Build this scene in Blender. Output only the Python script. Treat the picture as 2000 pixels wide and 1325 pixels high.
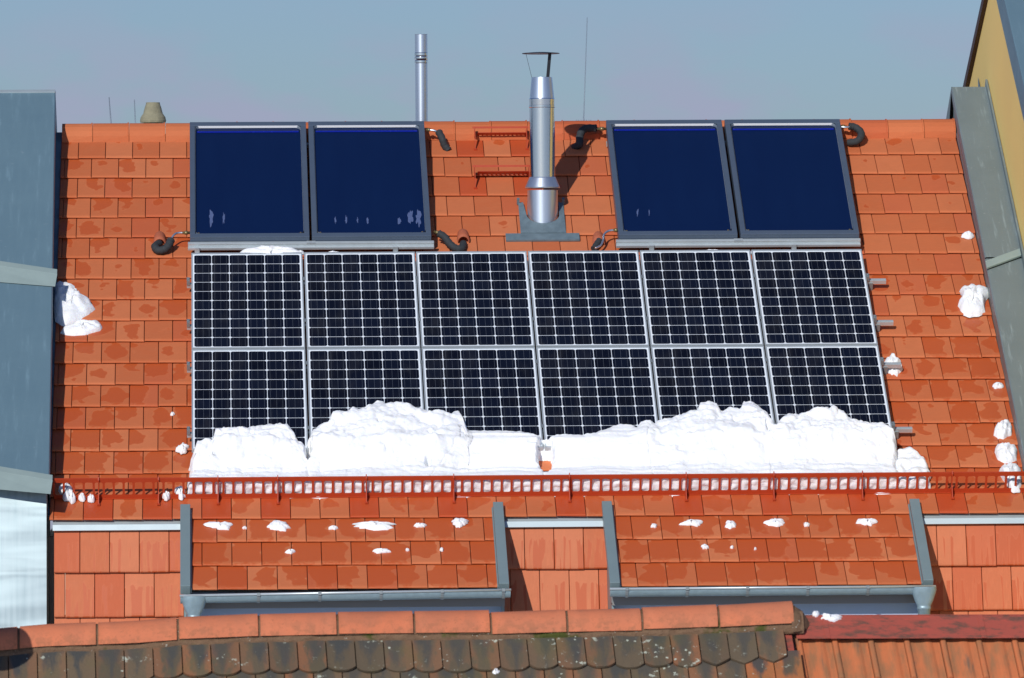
import bpy, bmesh, math, random
from mathutils import Vector, Matrix, noise
random.seed(7)
for o in list(bpy.data.objects): bpy.data.objects.remove(o)
SC = bpy.context.scene; COL = SC.collection
# ------------------------------------------------------------------ camera, sky, sun, exposure
Z0 = 17.0                                   # height of the main ridge above the ground
YAW, ROLL, F = 0.045565, 0.006307, 13032.3
CAM = Vector((0.1486, -62.3003, Z0-1.9463)); AL = 0.542983
rgt = Vector((math.cos(YAW), -math.sin(YAW), 0)); fwd = Vector((math.sin(YAW), math.cos(YAW), 0)); upv = Vector((0,0,1))
cx = rgt*math.cos(ROLL) - upv*math.sin(ROLL); cy = rgt*math.sin(ROLL) + upv*math.cos(ROLL)
cam = bpy.data.cameras.new('camera'); co = bpy.data.objects.new('camera', cam); COL.objects.link(co)
m = Matrix(((cx.x, cy.x, -fwd.x, CAM.x), (cx.y, cy.y, -fwd.y, CAM.y), (cx.z, cy.z, -fwd.z, CAM.z), (0,0,0,1)))
co.matrix_world = m
cam.sensor_width = 36; cam.lens = F/2000*36; cam.clip_start = 1; cam.clip_end = 6000
cam.dof.use_dof = True; cam.dof.focus_distance = 60.0; cam.dof.aperture_fstop = 13
SC.camera = co
SUN_EL, SUN_AZ = math.radians(26.5), math.radians(20)      # sun behind the camera, to its left
sdir = Vector((-math.sin(SUN_AZ)*math.cos(SUN_EL), -math.cos(SUN_AZ)*math.cos(SUN_EL), math.sin(SUN_EL)))
sl = bpy.data.lights.new('sun', 'SUN'); sl.energy = 3.25; sl.angle = math.radians(0.5); sl.color = (1, .965, .92)
so = bpy.data.objects.new('sun', sl); COL.objects.link(so); so.location = (-30, -60, 60)
so.rotation_euler = sdir.to_track_quat('Z', 'Y').to_euler()
W = bpy.data.worlds.new('World'); SC.world = W; W.use_nodes = True
nt = W.node_tree; nt.nodes.clear()
def wn(t): return nt.nodes.new(t)
wo = wn('ShaderNodeOutputWorld'); bg = wn('ShaderNodeBackground'); sky = wn('ShaderNodeTexSky')
sky.sky_type = 'NISHITA'; sky.sun_disc = False; sky.sun_elevation = SUN_EL
sky.sun_rotation = math.atan2(sdir.x, sdir.y)
sky.air_density = 1.0; sky.dust_density = 0.6; sky.ozone_density = 1.6; sky.altitude = 300
tc = wn('ShaderNodeTexCoord'); mp = wn('ShaderNodeMapping'); mp.inputs['Scale'].default_value = (38, 38, 95)
nz = wn('ShaderNodeTexNoise'); nz.inputs['Scale'].default_value = 1.0; nz.inputs['Detail'].default_value = 5; nz.inputs['Roughness'].default_value = .5
rp_ = wn('ShaderNodeValToRGB'); rp_.color_ramp.elements[0].position = .42; rp_.color_ramp.elements[1].position = .60
sep = wn('ShaderNodeSeparateXYZ'); band = wn('ShaderNodeMapRange')
band.inputs['From Min'].default_value = .050; band.inputs['From Max'].default_value = .034; band.inputs['To Min'].default_value = .12; band.inputs['To Max'].default_value = .85; 
mul = wn('ShaderNodeMath'); mul.operation = 'MULTIPLY'
mix = wn('ShaderNodeMix'); mix.data_type = 'RGBA'; mix.inputs['B'].default_value = (5.0, 5.35, 7.4, 1)
tint = wn('ShaderNodeMix'); tint.data_type = 'RGBA'; tint.blend_type = 'MULTIPLY'; tint.inputs['Factor'].default_value = 1; tint.inputs['B'].default_value = (.54, .69, 1.04, 1)
L = nt.links.new
L(tc.outputs['Generated'], mp.inputs['Vector']); L(mp.outputs[0], nz.inputs['Vector']); L(nz.outputs['Fac'], rp_.inputs[0])
L(tc.outputs['Generated'], sep.inputs[0]); L(sep.outputs['Z'], band.inputs['Value']); L(rp_.outputs[0], mul.inputs[0]); L(band.outputs[0], mul.inputs[1])
L(sky.outputs[0], tint.inputs['A']); L(tint.outputs['Result'], mix.inputs['A']); L(mul.outputs[0], mix.inputs['Factor'])
L(mix.outputs['Result'], bg.inputs['Color']); L(bg.outputs[0], wo.inputs[0]); bg.inputs['Strength'].default_value = .07
SC.view_settings.view_transform = 'Standard'; SC.view_settings.look = 'None'; SC.view_settings.exposure = 0; SC.view_settings.gamma = 1

# ------------------------------------------------------------------ frames and helpers
ca, sa = math.cos(AL), math.sin(AL)
NR = Vector((0, -sa, ca)); DV = Vector((0, -ca, -sa)); RO = Vector((0, 0, Z0))
def R(u, v, h=0): return RO + Vector((u,0,0)) + DV*v + NR*h        # main roof: u along the ridge, v down the slope, h off it
def ray(x, y): return (fwd*F + cx*(x-1000) + cy*(662.5-y)).normalized()
def rp(x, y, h=0):
    d = ray(x, y); c = CAM-RO; t = (h - c.dot(NR))/d.dot(NR); P = c + d*t
    return P.x, P.dot(DV)
def atY(x, y, Y): d = ray(x, y); return CAM + d*((Y-CAM.y)/d.y)
def atX(x, y, X): d = ray(x, y); return CAM + d*((X-CAM.x)/d.x)
def lin(r, g, b): 
    f = lambda c: (c/255/12.92 if c/255 <= .04045 else ((c/255+.055)/1.055)**2.4)
    return (f(r), f(g), f(b), 1)
WM = {}
class MB:
    def __init__(s): s.v = []; s.f = []; s.c = []; s.uv = []; s.sm = []
    def add(s, vs, fs, col=None, uvs=None, smooth=False):
        o = len(s.v); s.v += [Vector(p) for p in vs]
        for i, f in enumerate(fs):
            s.f.append([o+k for k in f]); s.c.append(col or (0.5,0,0,1)); s.uv.append(uvs[i] if uvs else None); s.sm.append(smooth)
    def box(s, P, u, v, w, col=None):       # corner and three edge vectors
        P = Vector(P); u = Vector(u); v = Vector(v); w = Vector(w)
        vs = [P, P+u, P+u+v, P+v, P+w, P+u+w, P+u+v+w, P+v+w]
        fs = [(0,3,2,1),(4,5,6,7),(0,1,5,4),(1,2,6,5),(2,3,7,6),(3,0,4,7)]
        if u.cross(v).dot(w) < 0: fs = [tuple(reversed(f)) for f in fs]
        s.add(vs, fs, col)
    def rbox(s, u0, u1, v0, v1, h0, h1, col=None, fr=R):
        s.box(fr(u0,v0,h0), fr(u1,v0,h0)-fr(u0,v0,h0), fr(u0,v1,h0)-fr(u0,v0,h0), fr(u0,v0,h1)-fr(u0,v0,h0), col)
    def tube(s, pts, r, seg=12, cap=True, col=None):
        pts = [Vector(p) for p in pts]; n = len(pts); rs = r if isinstance(r, (list,tuple)) else [r]*n
        vs = []; a = None
        for i, p in enumerate(pts):
            t = (pts[min(i+1,n-1)]-pts[max(i-1,0)]).normalized()
            if a is None: a = t.orthogonal().normalized()
            a = (a - t*a.dot(t)).normalized(); b = t.cross(a)
            for k in range(seg):
                an = 2*math.pi*k/seg; vs.append(p + (a*math.cos(an)+b*math.sin(an))*rs[i])
        fs = [(i*seg+k, i*seg+(k+1)%seg, (i+1)*seg+(k+1)%seg, (i+1)*seg+k) for i in range(n-1) for k in range(seg)]
        s.add(vs, fs, col, smooth=True)
        if cap:
            o = len(s.v)-n*seg
            s.f.append([o+k for k in reversed(range(seg))]); s.f.append([o+(n-1)*seg+k for k in range(seg)])
            for _ in range(2): s.c.append(col or (.5,0,0,1)); s.uv.append(None); s.sm.append(False)
    def lathe(s, c, prof, seg=40, smooth=True, axis=Vector((0,0,1))):   # prof: (radius, height)
        c = Vector(c); a = axis.orthogonal().normalized(); b = axis.cross(a)
        ring = lambda r, z: [c + axis*z + (a*math.cos(2*math.pi*k/seg)+b*math.sin(2*math.pi*k/seg))*r for k in range(seg)]
        for (r0, z0), (r1, z1) in zip(prof, prof[1:]):       # every band keeps its own vertices, so edges between bands stay crisp
            s.add(ring(r0, z0)+ring(r1, z1), [(k, (k+1)%seg, seg+(k+1)%seg, seg+k) for k in range(seg)], smooth=smooth)
    def build(s, name, mat, parent=None, attr=False, bevel=0):
        me = bpy.data.meshes.new(name); o = bpy.data.objects.new(name, me); COL.objects.link(o)
        W0 = WM.get(parent.name) if parent else None
        if parent and parent.parent and W0 is None: W0 = WM.get(parent.parent.name)
        if parent:
            o.parent = parent
            W0 = W0 or Matrix.Identity(4)
            WM[o.name] = W0; inv = W0.inverted(); vs = [inv @ p for p in s.v]
        else: vs = s.v
        me.from_pydata([tuple(p) for p in vs], [], s.f)
        me.polygons.foreach_set('use_smooth', s.sm)
        if attr:
            ca_ = me.color_attributes.new('tile', 'FLOAT_COLOR', 'CORNER'); k = 0
            dat = []
            for pi, p in enumerate(me.polygons):
                for _ in p.vertices: dat += list(s.c[pi])
            ca_.data.foreach_set('color', dat)
        if any(u for u in s.uv):
            ul = me.uv_layers.new(name='UVMap'); dat = []
            for pi, p in enumerate(me.polygons):
                q = s.uv[pi] or [(0,0)]*len(p.vertices)
                for c in q: dat += list(c)
            ul.data.foreach_set('uv', dat)
        me.materials.append(mat)
        if bevel:
            b = o.modifiers.new('bevel', 'BEVEL'); b.width = bevel; b.segments = 2; b.limit_method = 'ANGLE'; b.angle_limit = .6
        return o
def top(o, label, cat, group=None, kind=None):
    if label: o['label'] = label
    if cat: o['category'] = cat
    if group: o['group'] = group
    if kind: o['kind'] = kind
    return o
def thing(name, loc, label, cat, group=None, roof=False):
    o = bpy.data.objects.new(name, None); COL.objects.link(o); o.empty_display_size = .2
    Mx = Matrix.Translation(loc)
    if roof: Mx = Mx @ Matrix.Rotation(AL, 4, 'X'); o.rotation_euler = (AL, 0, 0)
    o.location = loc; WM[o.name] = Mx
    return top(o, label, cat, group)
def single(mb, name, mat, label, cat, group=None, loc=None, **k):      # a thing that is one mesh, with its origin at its base
    o = mb.build(name, mat, None, **k)
    c = loc or sum(mb.v, Vector())/len(mb.v)
    o.data.transform(Matrix.Translation(-Vector(c))); o.location = c
    return top(o, label, cat, group)
def copy_tree(o, parent=None):
    c = o.copy(); COL.objects.link(c); c.parent = parent
    for ch in list(o.children): copy_tree(ch, c)
    return c

# ------------------------------------------------------------------ materials
class NG:
    def __init__(s, name):
        s.m = bpy.data.materials.new(name); s.m.use_nodes = True; s.t = s.m.node_tree
        s.b = s.t.nodes['Principled BSDF']; s.L = s.t.links.new
    def n(s, t): return s.t.nodes.new(t)
    def put(s, sock, v):
        if v is None: return
        if hasattr(v, 'links') or hasattr(v, 'is_output'): s.L(v, sock)
        else: sock.default_value = v
    def math(s, op, a, b=None, c=None, clamp=False):
        x = s.n('ShaderNodeMath'); x.operation = op; x.use_clamp = clamp
        s.put(x.inputs[0], a); s.put(x.inputs[1], b); s.put(x.inputs[2], c); return x.outputs[0]
    def mix(s, f, a, b, mode='MIX'):
        x = s.n('ShaderNodeMix'); x.data_type = 'RGBA'; x.blend_type = mode
        s.put(x.inputs['Factor'], f); s.put(x.inputs['A'], a); s.put(x.inputs['B'], b); return x.outputs['Result']
    def ss(s, v, a, b, lo=0., hi=1.):
        x = s.n('ShaderNodeMapRange'); x.interpolation_type = 'SMOOTHSTEP'
        s.put(x.inputs['Value'], v); x.inputs['From Min'].default_value = a; x.inputs['From Max'].default_value = b
        x.inputs['To Min'].default_value = lo; x.inputs['To Max'].default_value = hi; return x.outputs[0]
    def coord(s, kind='Object'): return s.n('ShaderNodeTexCoord').outputs[kind]
    def map(s, v, sc=(1,1,1), rot=(0,0,0)):
        x = s.n('ShaderNodeMapping'); s.L(v, x.inputs['Vector']); x.inputs['Scale'].default_value = sc; x.inputs['Rotation'].default_value = rot; return x.outputs[0]
    def add(s, v, w):
        x = s.n('ShaderNodeVectorMath'); x.operation = 'ADD'; s.put(x.inputs[0], v); s.put(x.inputs[1], w); return x.outputs[0]
    def vscale(s, v, f):
        x = s.n('ShaderNodeVectorMath'); x.operation = 'SCALE'; s.put(x.inputs[0], v); s.put(x.inputs['Scale'], f); return x.outputs[0]
    def noise(s, v, sc, det=3, ro=.5, dist=0.):
        x = s.n('ShaderNodeTexNoise'); s.L(v, x.inputs['Vector']); x.inputs['Scale'].default_value = sc
        x.inputs['Detail'].default_value = det; x.inputs['Roughness'].default_value = ro; x.inputs['Distortion'].default_value = dist; return x.outputs['Fac']
    def voro(s, v, sc):
        x = s.n('ShaderNodeTexVoronoi'); s.L(v, x.inputs['Vector']); x.inputs['Scale'].default_value = sc; return x.outputs['Distance']
    def attr(s):
        x = s.n('ShaderNodeAttribute'); x.attribute_name = 'tile'; y = s.n('ShaderNodeSeparateColor'); s.L(x.outputs['Color'], y.inputs[0]); return y.outputs
    def bump(s, h, st=.3, d=.01):
        x = s.n('ShaderNodeBump'); x.inputs['Strength'].default_value = st; x.inputs['Distance'].default_value = d
        s.L(h, x.inputs['Height']); s.L(x.outputs[0], s.b.inputs['Normal'])
    def set(s, col=None, rough=None, metal=None, spec=None, coat=None):
        s.put(s.b.inputs['Base Color'], col); s.put(s.b.inputs['Roughness'], rough); s.put(s.b.inputs['Metallic'], metal)
        s.put(s.b.inputs['Specular IOR Level'], spec); s.put(s.b.inputs['Coat Weight'], coat); return s.m
def simple(name, col, rough=.5, metal=0., var=.12, sc=8, bump=0., spec=.5):
    g = NG(name); c = g.coord(); n = g.noise(c, sc, 4, .6)
    d = tuple(x*(1-var) for x in col[:3])+(1,); l = tuple(min(1,x*(1+var)) for x in col[:3])+(1,)
    g.set(g.mix(n, d, l), g.ss(n, .2, .8, rough*.85, min(1,rough*1.15)), metal, spec)
    if bump: g.bump(g.noise(c, sc*4, 3), bump, .004)
    return g.m

def tile_mat(name, base, dark, wet, drips=False):
    g = NG(name); A = g.attr(); c = g.coord()
    cb = g.n('ShaderNodeCombineXYZ'); g.L(g.math('MULTIPLY', A[0], 37.), cb.inputs[0]); g.L(g.math('MULTIPLY', A[0], 91.), cb.inputs[1]); g.L(g.math('MULTIPLY', A[0], 53.), cb.inputs[2])
    pc = g.add(c, cb.outputs[0])
    uv = g.n('ShaderNodeSeparateXYZ'); g.L(g.coord('UV'), uv.inputs[0]); x, y = uv.outputs[0], uv.outputs[1]
    rnd = lambda k: g.math('FRACT', g.math('MULTIPLY', A[0], k))
    fine = g.noise(g.map(c, (60, 10, 10) if drips else (12, 60, 60)), 1.2, 3); blot = g.noise(pc, 9, 4, .6)
    lo = lambda q: tuple(v*q for v in base[:3])+(1,)
    col = g.mix(g.ss(A[0], 0, 1), dark, base)
    col = g.mix(g.math('MULTIPLY', g.ss(blot, .35, .75), .35), col, lo(.84))
    col = g.mix(g.math('MULTIPLY', g.ss(fine, .4, .8), .22 if drips else .14), col, lo(1.25))
    red = g.math('GREATER_THAN', rnd(17.3), .86); col = g.mix(g.math('MULTIPLY', red, .45), col, lin(188,84,52))
    if drips:
        xs = g.n('ShaderNodeCombineXYZ'); g.L(g.math('MULTIPLY_ADD', x, 7., g.math('MULTIPLY', A[0], 57.)), xs.inputs[0])
        g.L(g.math('MULTIPLY', y, .7), xs.inputs[1])
        n1 = g.noise(xs.outputs[0], 1., 1.5, .4)
        xs2 = g.n('ShaderNodeCombineXYZ'); g.L(g.math('MULTIPLY_ADD', x, 5., g.math('MULTIPLY', A[0], 83.)), xs2.inputs[0]); n2 = g.noise(xs2.outputs[0], 1., 1)
        start = g.math('SUBTRACT', y, g.math('MULTIPLY', n2, .55))
        q = g.math('ADD', n1, g.math('MULTIPLY', g.math('SUBTRACT', A[1], .5), .45))
        q = g.math('MINIMUM', q, g.math('ADD', g.math('MULTIPLY', start, 1.2), .5))
        wm = g.ss(q, .535, .57)
        rim = g.math('MULTIPLY', g.ss(q, .49, .54), g.math('SUBTRACT', 1., wm))
    else:
        dx = g.math('SUBTRACT', x, g.math('MULTIPLY_ADD', rnd(7.7), .50, .18)); dy = g.math('MULTIPLY', g.math('SUBTRACT', y, g.math('MULTIPLY_ADD', rnd(11.1), .45, .10)), .8)
        d = g.math('SQRT', g.math('ADD', g.math('MULTIPLY', dx, dx), g.math('MULTIPLY', dy, dy)))
        nn = g.math('MULTIPLY', g.math('SUBTRACT', g.noise(pc, 7.5, 2, .4), .5), .95)
        q = g.math('ADD', g.math('SUBTRACT', g.math('MULTIPLY_ADD', A[1], .80, -.13), d), nn)
        wm = g.ss(q, -.01, .025)
        rim = g.math('MULTIPLY', g.ss(q, -.06, -.01), g.math('SUBTRACT', 1., wm))
        # thin residue left along the lower lip of a wet tile
        lip = g.math('MULTIPLY', g.math('MULTIPLY', g.ss(y, .84, .90), g.ss(g.noise(pc, 34, 3, .6), .42, .58)), .75)
        wm = g.math('MULTIPLY', wm, g.math('SUBTRACT', 1., lip))
    col = g.mix(g.math('MULTIPLY', wm, .85 if drips else .72), col, wet)
    col = g.mix(g.math('MULTIPLY', rim, .16), col, lo(1.2))
    col = g.mix(A[2], col, lin(188, 74, 36))
    ro = g.mix(wm, (.78,)*3+(1,), (.45,)*3+(1,)); ro = g.mix(A[2], ro, (.42,)*3+(1,))
    g.set(col, ro, 0., .3)
    g.bump(g.noise(c, 90, 4), .12, .004)
    return g.m
M = {}
M['tile'] = tile_mat('clay_tile', lin(203,117,75), lin(191,101,60), lin(188,82,36))
M['steep_tile'] = tile_mat('steep_clay_tile', lin(204,122,86), lin(193,107,71), lin(188,88,46), drips=True)
def metal_sheet(name, a, b, rough, metal, streak=.5):
    g = NG(name); c = g.coord()
    n = g.noise(c, 1.6, 5, .6); s = g.noise(g.map(c, (14, 1.1, 1.1)), 1.5, 4, .65)
    sp = g.math('MULTIPLY', g.ss(g.noise(c, 16, 5, .7), .63, .75), .5)
    col = g.mix(n, a, b); col = g.mix(g.math('MULTIPLY', g.ss(s, .55, .8), streak), col, tuple(min(1, x*1.8+.03) for x in b[:3])+(1,))
    col = g.mix(g.math('MULTIPLY', sp, streak), col, (.55,.62,.64,1))
    g.set(col, g.ss(s, .2, .8, rough*.8, rough*1.25), metal, .5)
    g.bump(g.noise(c, 3.0, 3), .25, .02)
    return g.m
M['zinc_blue'] = metal_sheet('patinated_zinc', lin(96,124,138), lin(108,136,148), .5, .1, .3)
M['zinc_grey'] = metal_sheet('grey_zinc', lin(108,120,120), lin(126,140,142), .48, .1, .6)
M['zinc_red_edge'] = simple('weathered_edge', lin(110,90,96), .5, 0.)
def bright():
    g = NG('new_galvanised_sheet'); c = g.coord()
    s = g.noise(g.map(c, (22, .7, .7)), 1.5, 4, .6); n = g.noise(g.map(c, (.35, 2.4, 2.4)), 1., 2.5, .5, .3)
    col = g.mix(s, lin(116,132,137), lin(164,178,182))
    g.set(col, g.ss(s, .2, .8, .42, .52), .85, .5); g.bump(n, .9, .07); return g.m
M['bright_sheet'] = bright()
M['cover_grey'] = simple('pale_grey_cover_strip', lin(150,168,164), .5, .1, .08, 6)
M['flash_strip'] = simple('aluminium_flashing', lin(176,190,194), .5, .4, .06, 5)
M['snow'] = None
def snow():
    g = NG('packed_snow'); c = g.coord()
    n = g.noise(c, 9, 5, .65); st = g.noise(g.map(c, (1.2, 9, 9)), 2.2, 3, .5)
    g.set(g.mix(n, (.87,.895,.92,1), (.92,.935,.945,1)), .75, 0., .3)
    g.b.inputs['Subsurface Weight'].default_value = .25; g.b.inputs['Subsurface Radius'].default_value = (.03,.035,.045); g.b.inputs['Subsurface Scale'].default_value = .4
    g.bump(g.math('ADD', g.math('MULTIPLY', n, .5), g.math('MULTIPLY', st, .5)), .7, .03); return g.m
M['snow'] = snow()
M['guard'] = simple('red_brown_painted_steel', lin(178,64,30), .45, 0., .08, 6)
M['alu'] = simple('anodised_aluminium', lin(196,205,208), .36, .45, .06, 10)
M['alu_dark'] = simple('grey_aluminium', lin(150,158,160), .4, .5, .1, 20)
M['collector_frame'] = simple('anthracite_frame', lin(84,98,116), .42, .2, .05, 6)
M['collector_side'] = simple('anthracite_side', lin(70,84,100), .5, .2, .05, 6)
M['white_seal'] = simple('pale_inner_rim', lin(140,152,164), .35, .2, .03, 20)
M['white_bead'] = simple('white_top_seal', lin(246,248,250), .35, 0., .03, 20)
def absorber():
    g = NG('selective_absorber_under_glass'); c = g.coord('Generated'); n = g.noise(g.map(c, (3, 1, 1)), 2, 3)
    g.set(g.mix(n, lin(9,28,66), lin(12,33,72)), .28, 0., .12); return g.m
M['absorber'] = absorber()
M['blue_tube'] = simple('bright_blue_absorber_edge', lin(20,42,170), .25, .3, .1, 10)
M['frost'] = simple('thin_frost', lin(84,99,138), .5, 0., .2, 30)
def pv():
    g = NG('solar_cells_under_glass'); uv = g.coord('UV'); s = g.n('ShaderNodeSeparateXYZ'); g.L(uv, s.inputs[0])
    mx = g.math('MULTIPLY_ADD', s.outputs[0], 6.14, -.07); my = g.math('MULTIPLY_ADD', s.outputs[1], 10.16, -.08)
    fx = g.math('ABSOLUTE', g.math('SUBTRACT', g.math('FRACT', mx), .5)); fy = g.math('ABSOLUTE', g.math('SUBTRACT', g.math('FRACT', my), .5))
    cell = g.math('MULTIPLY', g.math('LESS_THAN', fx, .485), g.math('LESS_THAN', fy, .484))
    cell = g.math('MULTIPLY', cell, g.math('LESS_THAN', g.math('ADD', fx, fy), .885))
    ins = g.math('MULTIPLY', g.math('MULTIPLY', g.math('GREATER_THAN', mx, 0.), g.math('LESS_THAN', mx, 6.)), g.math('MULTIPLY', g.math('GREATER_THAN', my, 0.), g.math('LESS_THAN', my, 10.)))
    cell = g.math('MULTIPLY', cell, ins)
    bx = g.math('ABSOLUTE', g.math('SUBTRACT', g.math('FRACT', g.math('MULTIPLY', g.math('FRACT', mx), 3.)), .5)); bus = g.math('LESS_THAN', bx, .022)
    wv = g.n('ShaderNodeTexWhiteNoise'); wv.noise_dimensions = '2D'; cb = g.n('ShaderNodeCombineXYZ')
    g.L(g.math('FLOOR', mx), cb.inputs[0]); g.L(g.math('FLOOR', my), cb.inputs[1]); g.L(cb.outputs[0], wv.inputs['Vector'])
    cc = g.mix(wv.outputs['Value'], lin(9,12,24), lin(16,22,38)); cc = g.mix(g.math('MULTIPLY', bus, .38), cc, lin(120,128,140))
    oc = g.coord(); dust = g.math('MULTIPLY', g.ss(g.noise(g.map(oc, (2.5, .7, .7)), 3, 4, .6), .45, .8), .07)
    g.set(g.mix(dust, g.mix(cell, lin(232,240,246), cc), lin(120,118,112)), g.ss(g.noise(oc, 2), .3, .7, .12, .24), 0., .16); return g.m
M['pv'] = pv()
M['backsheet'] = simple('panel_back', lin(200,205,208), .6)
def steel(name, rough, tint, met=.88):
    g = NG(name); c = g.coord(); n = g.noise(g.map(c, (26, 26, .5)), 1.5, 2, .4)
    g.set(g.mix(n, tuple(x*.85 for x in tint[:3])+(1,), tint), rough, met); g.bump(n, .05, .01); return g.m
M['steel_mirror'] = steel('polished_steel', .14, lin(242,246,248), 1.)
M['steel_satin'] = steel('brushed_steel', .33, lin(222,232,242))
M['black_metal'] = simple('dark_metal', lin(36,38,44), .4, .4)
M['lead'] = simple('lead_flashing', lin(108,126,134), .5, .15, .35, 16, .4)
M['rubber'] = simple('black_pipe_insulation', lin(48,52,55), .8, 0., .2, 40, .4)
M['brass'] = simple('brass_fitting', lin(150,135,95), .35, .6)
M['terracotta'] = simple('terracotta_hood', lin(176,96,66), .8, 0., .15, 20, .2)
M['painted_grey'] = simple('painted_grey_sheet', lin(124,142,145), .45, .1, .05, 6)
M['gutter'] = simple('galvanised_gutter', lin(142,164,172), .42, .3, .22, 22, .1)
M['fascia'] = simple('grey_fascia', lin(128,128,126), .5, 0., .04)
M['window_wall'] = simple('pale_blue_board', lin(168,190,216), .5, 0., .05)
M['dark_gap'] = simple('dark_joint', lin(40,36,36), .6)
M['render_wall'] = simple('rendered_wall', lin(190,182,165), .9, 0., .08, 3, .2)
M['yellow'] = simple('yellow_render', lin(253,218,132), .9, 0., .05, 1.2, .15)
M['verge_brown'] = simple('brown_verge_board', lin(70,42,30), .6)
M['concrete'] = simple('mossy_concrete', lin(140,136,112), .9, 0., .45, 16, .8)
M['mast'] = simple('grey_mast', lin(120,130,142), .5, .3)
M['ground'] = simple('snowy_ground', lin(206,208,212), .9, 0., .18, .05)
M['glass_dark'] = simple('window_glass', lin(40,52,64), .08, 0., .1)
def old_tile():
    g = NG('weathered_plain_tile'); A = g.attr(); c = g.coord(); rnd = lambda k: g.math('FRACT', g.math('MULTIPLY', A[0], k))
    uv = g.n('ShaderNodeSeparateXYZ'); g.L(g.coord('UV'), uv.inputs[0]); x, y = uv.outputs[0], uv.outputs[1]
    cb = g.n('ShaderNodeCombineXYZ'); g.L(g.math('MULTIPLY', A[0], 37.), cb.inputs[0]); g.L(g.math('MULTIPLY', A[0], 71.), cb.inputs[1]); pc = g.add(c, cb.outputs[0])
    n = g.noise(g.map(pc, (3., 1, 1)), 8, 3, .55); fine = g.noise(c, 55, 4, .7)
    col = g.mix(rnd(3.3), lin(92,84,70), lin(116,100,80)); col = g.mix(g.math('MULTIPLY', fine, .5), col, lin(90,78,62))
    side = g.math('ABSOLUTE', g.math('SUBTRACT', x, g.math('MULTIPLY_ADD', rnd(9.1), .3, .35)))
    org = g.math('MULTIPLY', g.ss(g.math('ADD', side, g.math('MULTIPLY', g.math('SUBTRACT', n, .5), 1.2)), .12, .42), g.math('MULTIPLY_ADD', rnd(5.7), .5, -.02))
    col = g.mix(g.math('ADD', org, g.math('MULTIPLY', A[1], g.math('GREATER_THAN', A[1], .9)), clamp=True), col, lin(172,106,68))
    drk = g.math('SUBTRACT', g.math('SUBTRACT', .62, g.math('MULTIPLY', side, 1.4)), g.math('MULTIPLY', g.math('SUBTRACT', y, .45), .75))
    drk = g.ss(g.math('ADD', drk, g.math('MULTIPLY', g.math('SUBTRACT', n, .5), 1.3)), .15, .62)
    col = g.mix(g.math('MULTIPLY', drk, g.math('MULTIPLY_ADD', rnd(13.3), .45, .5)), col, lin(72,74,73))
    col = g.mix(g.math('MULTIPLY', g.ss(g.noise(c, 5, 3), .5, .72), .25), col, lin(104,100,60))
    thin = g.noise(c, 3.3, 4, .75); d = g.voro(c, 26.); d2 = g.noise(c, 14, 5, .75)
    lich = g.math('MULTIPLY', g.math('LESS_THAN', g.math('ADD', d, g.math('MULTIPLY', g.noise(c, 60, 2), .5)), .45), g.ss(thin, .56, .62))
    lich2 = g.math('MULTIPLY', g.ss(d2, .60, .64), g.ss(thin, .50, .58))
    col = g.mix(g.math('MULTIPLY', g.math('MAXIMUM', lich, lich2), .9), col, lin(190,196,178))
    g.set(col, .9, 0., .2); g.bump(g.noise(c, 60, 5, .7), .6, .008); return g.m
M['old_tile'] = old_tile()
def ridge_mat():
    g = NG('old_ridge_tile'); A = g.attr(); c = g.coord(); n = g.noise(c, 5, 4, .6); sp = g.noise(c, 60, 3, .7)
    col = g.mix(g.ss(n, .3, .75), lin(206,118,82), lin(184,112,82)); col = g.mix(g.math('MULTIPLY', g.ss(A[0], 0, 1), .3), col, lin(200,128,96))
    col = g.mix(g.math('MULTIPLY', g.ss(sp, .58, .7), .35), col, lin(130,86,62))
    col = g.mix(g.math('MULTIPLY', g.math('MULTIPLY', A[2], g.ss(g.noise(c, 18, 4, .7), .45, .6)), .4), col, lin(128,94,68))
    g.set(col, .85, 0., .25); g.bump(sp, .3, .005); return g.m
M['old_ridge'] = ridge_mat()
def mortar():
    g = NG('mossy_mortar'); c = g.coord(); n = g.noise(c, 22, 5, .75); ms = g.noise(c, 4.5, 4, .6)
    col = g.mix(n, lin(96,72,56), lin(142,116,92)); col = g.mix(g.ss(ms, .55, .66), col, lin(78,82,42))
    col = g.mix(g.math('MULTIPLY', g.ss(g.noise(c, 30, 3, .7), .66, .7), .8), col, lin(200,200,186))
    g.set(col, .95, 0., .1); g.bump(n, .9, .02); return g.m
M['mortar'] = mortar()
def pan_mat():
    g = NG('old_interlocking_tile'); A = g.attr(); c = g.coord()
    cb = g.n('ShaderNodeCombineXYZ'); g.L(g.math('MULTIPLY', A[0], 37.), cb.inputs[0]); pc = g.add(c, cb.outputs[0])
    n = g.noise(g.map(pc, (3.5, .9, .9)), 5, 4, .6); col = g.mix(g.ss(n, .35, .7), lin(196,114,72), lin(156,108,74))
    col = g.mix(g.math('MULTIPLY', g.ss(g.noise(g.map(pc, (5, .7, .7)), 4, 4, .6), .58, .72), .75), col, lin(104,92,78))
    col = g.mix(g.math('MULTIPLY', g.ss(g.noise(c, 45, 3, .7), .6, .7), .4), col, lin(150,110,80))
    g.set(col, .85, 0., .25); g.bump(g.noise(c, 80, 3), .2, .004); return g.m
M['pan_tile'] = pan_mat()
def redpaint():
    g = NG('flaking_red_paint'); c = g.coord(); n = g.noise(g.map(c, (1.2, 4, 4)), 6, 5, .7); col = g.mix(g.ss(n, .46, .66), lin(164,80,66), lin(104,74,62))
    col = g.mix(g.math('MULTIPLY', g.ss(g.noise(g.map(c, (1, 5, 5)), 9, 4, .7), .55, .7), .5), col, lin(196,82,66))
    g.set(col, .55, 0., .4); g.bump(n, .3, .006); return g.m
M['red_metal'] = redpaint()

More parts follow.
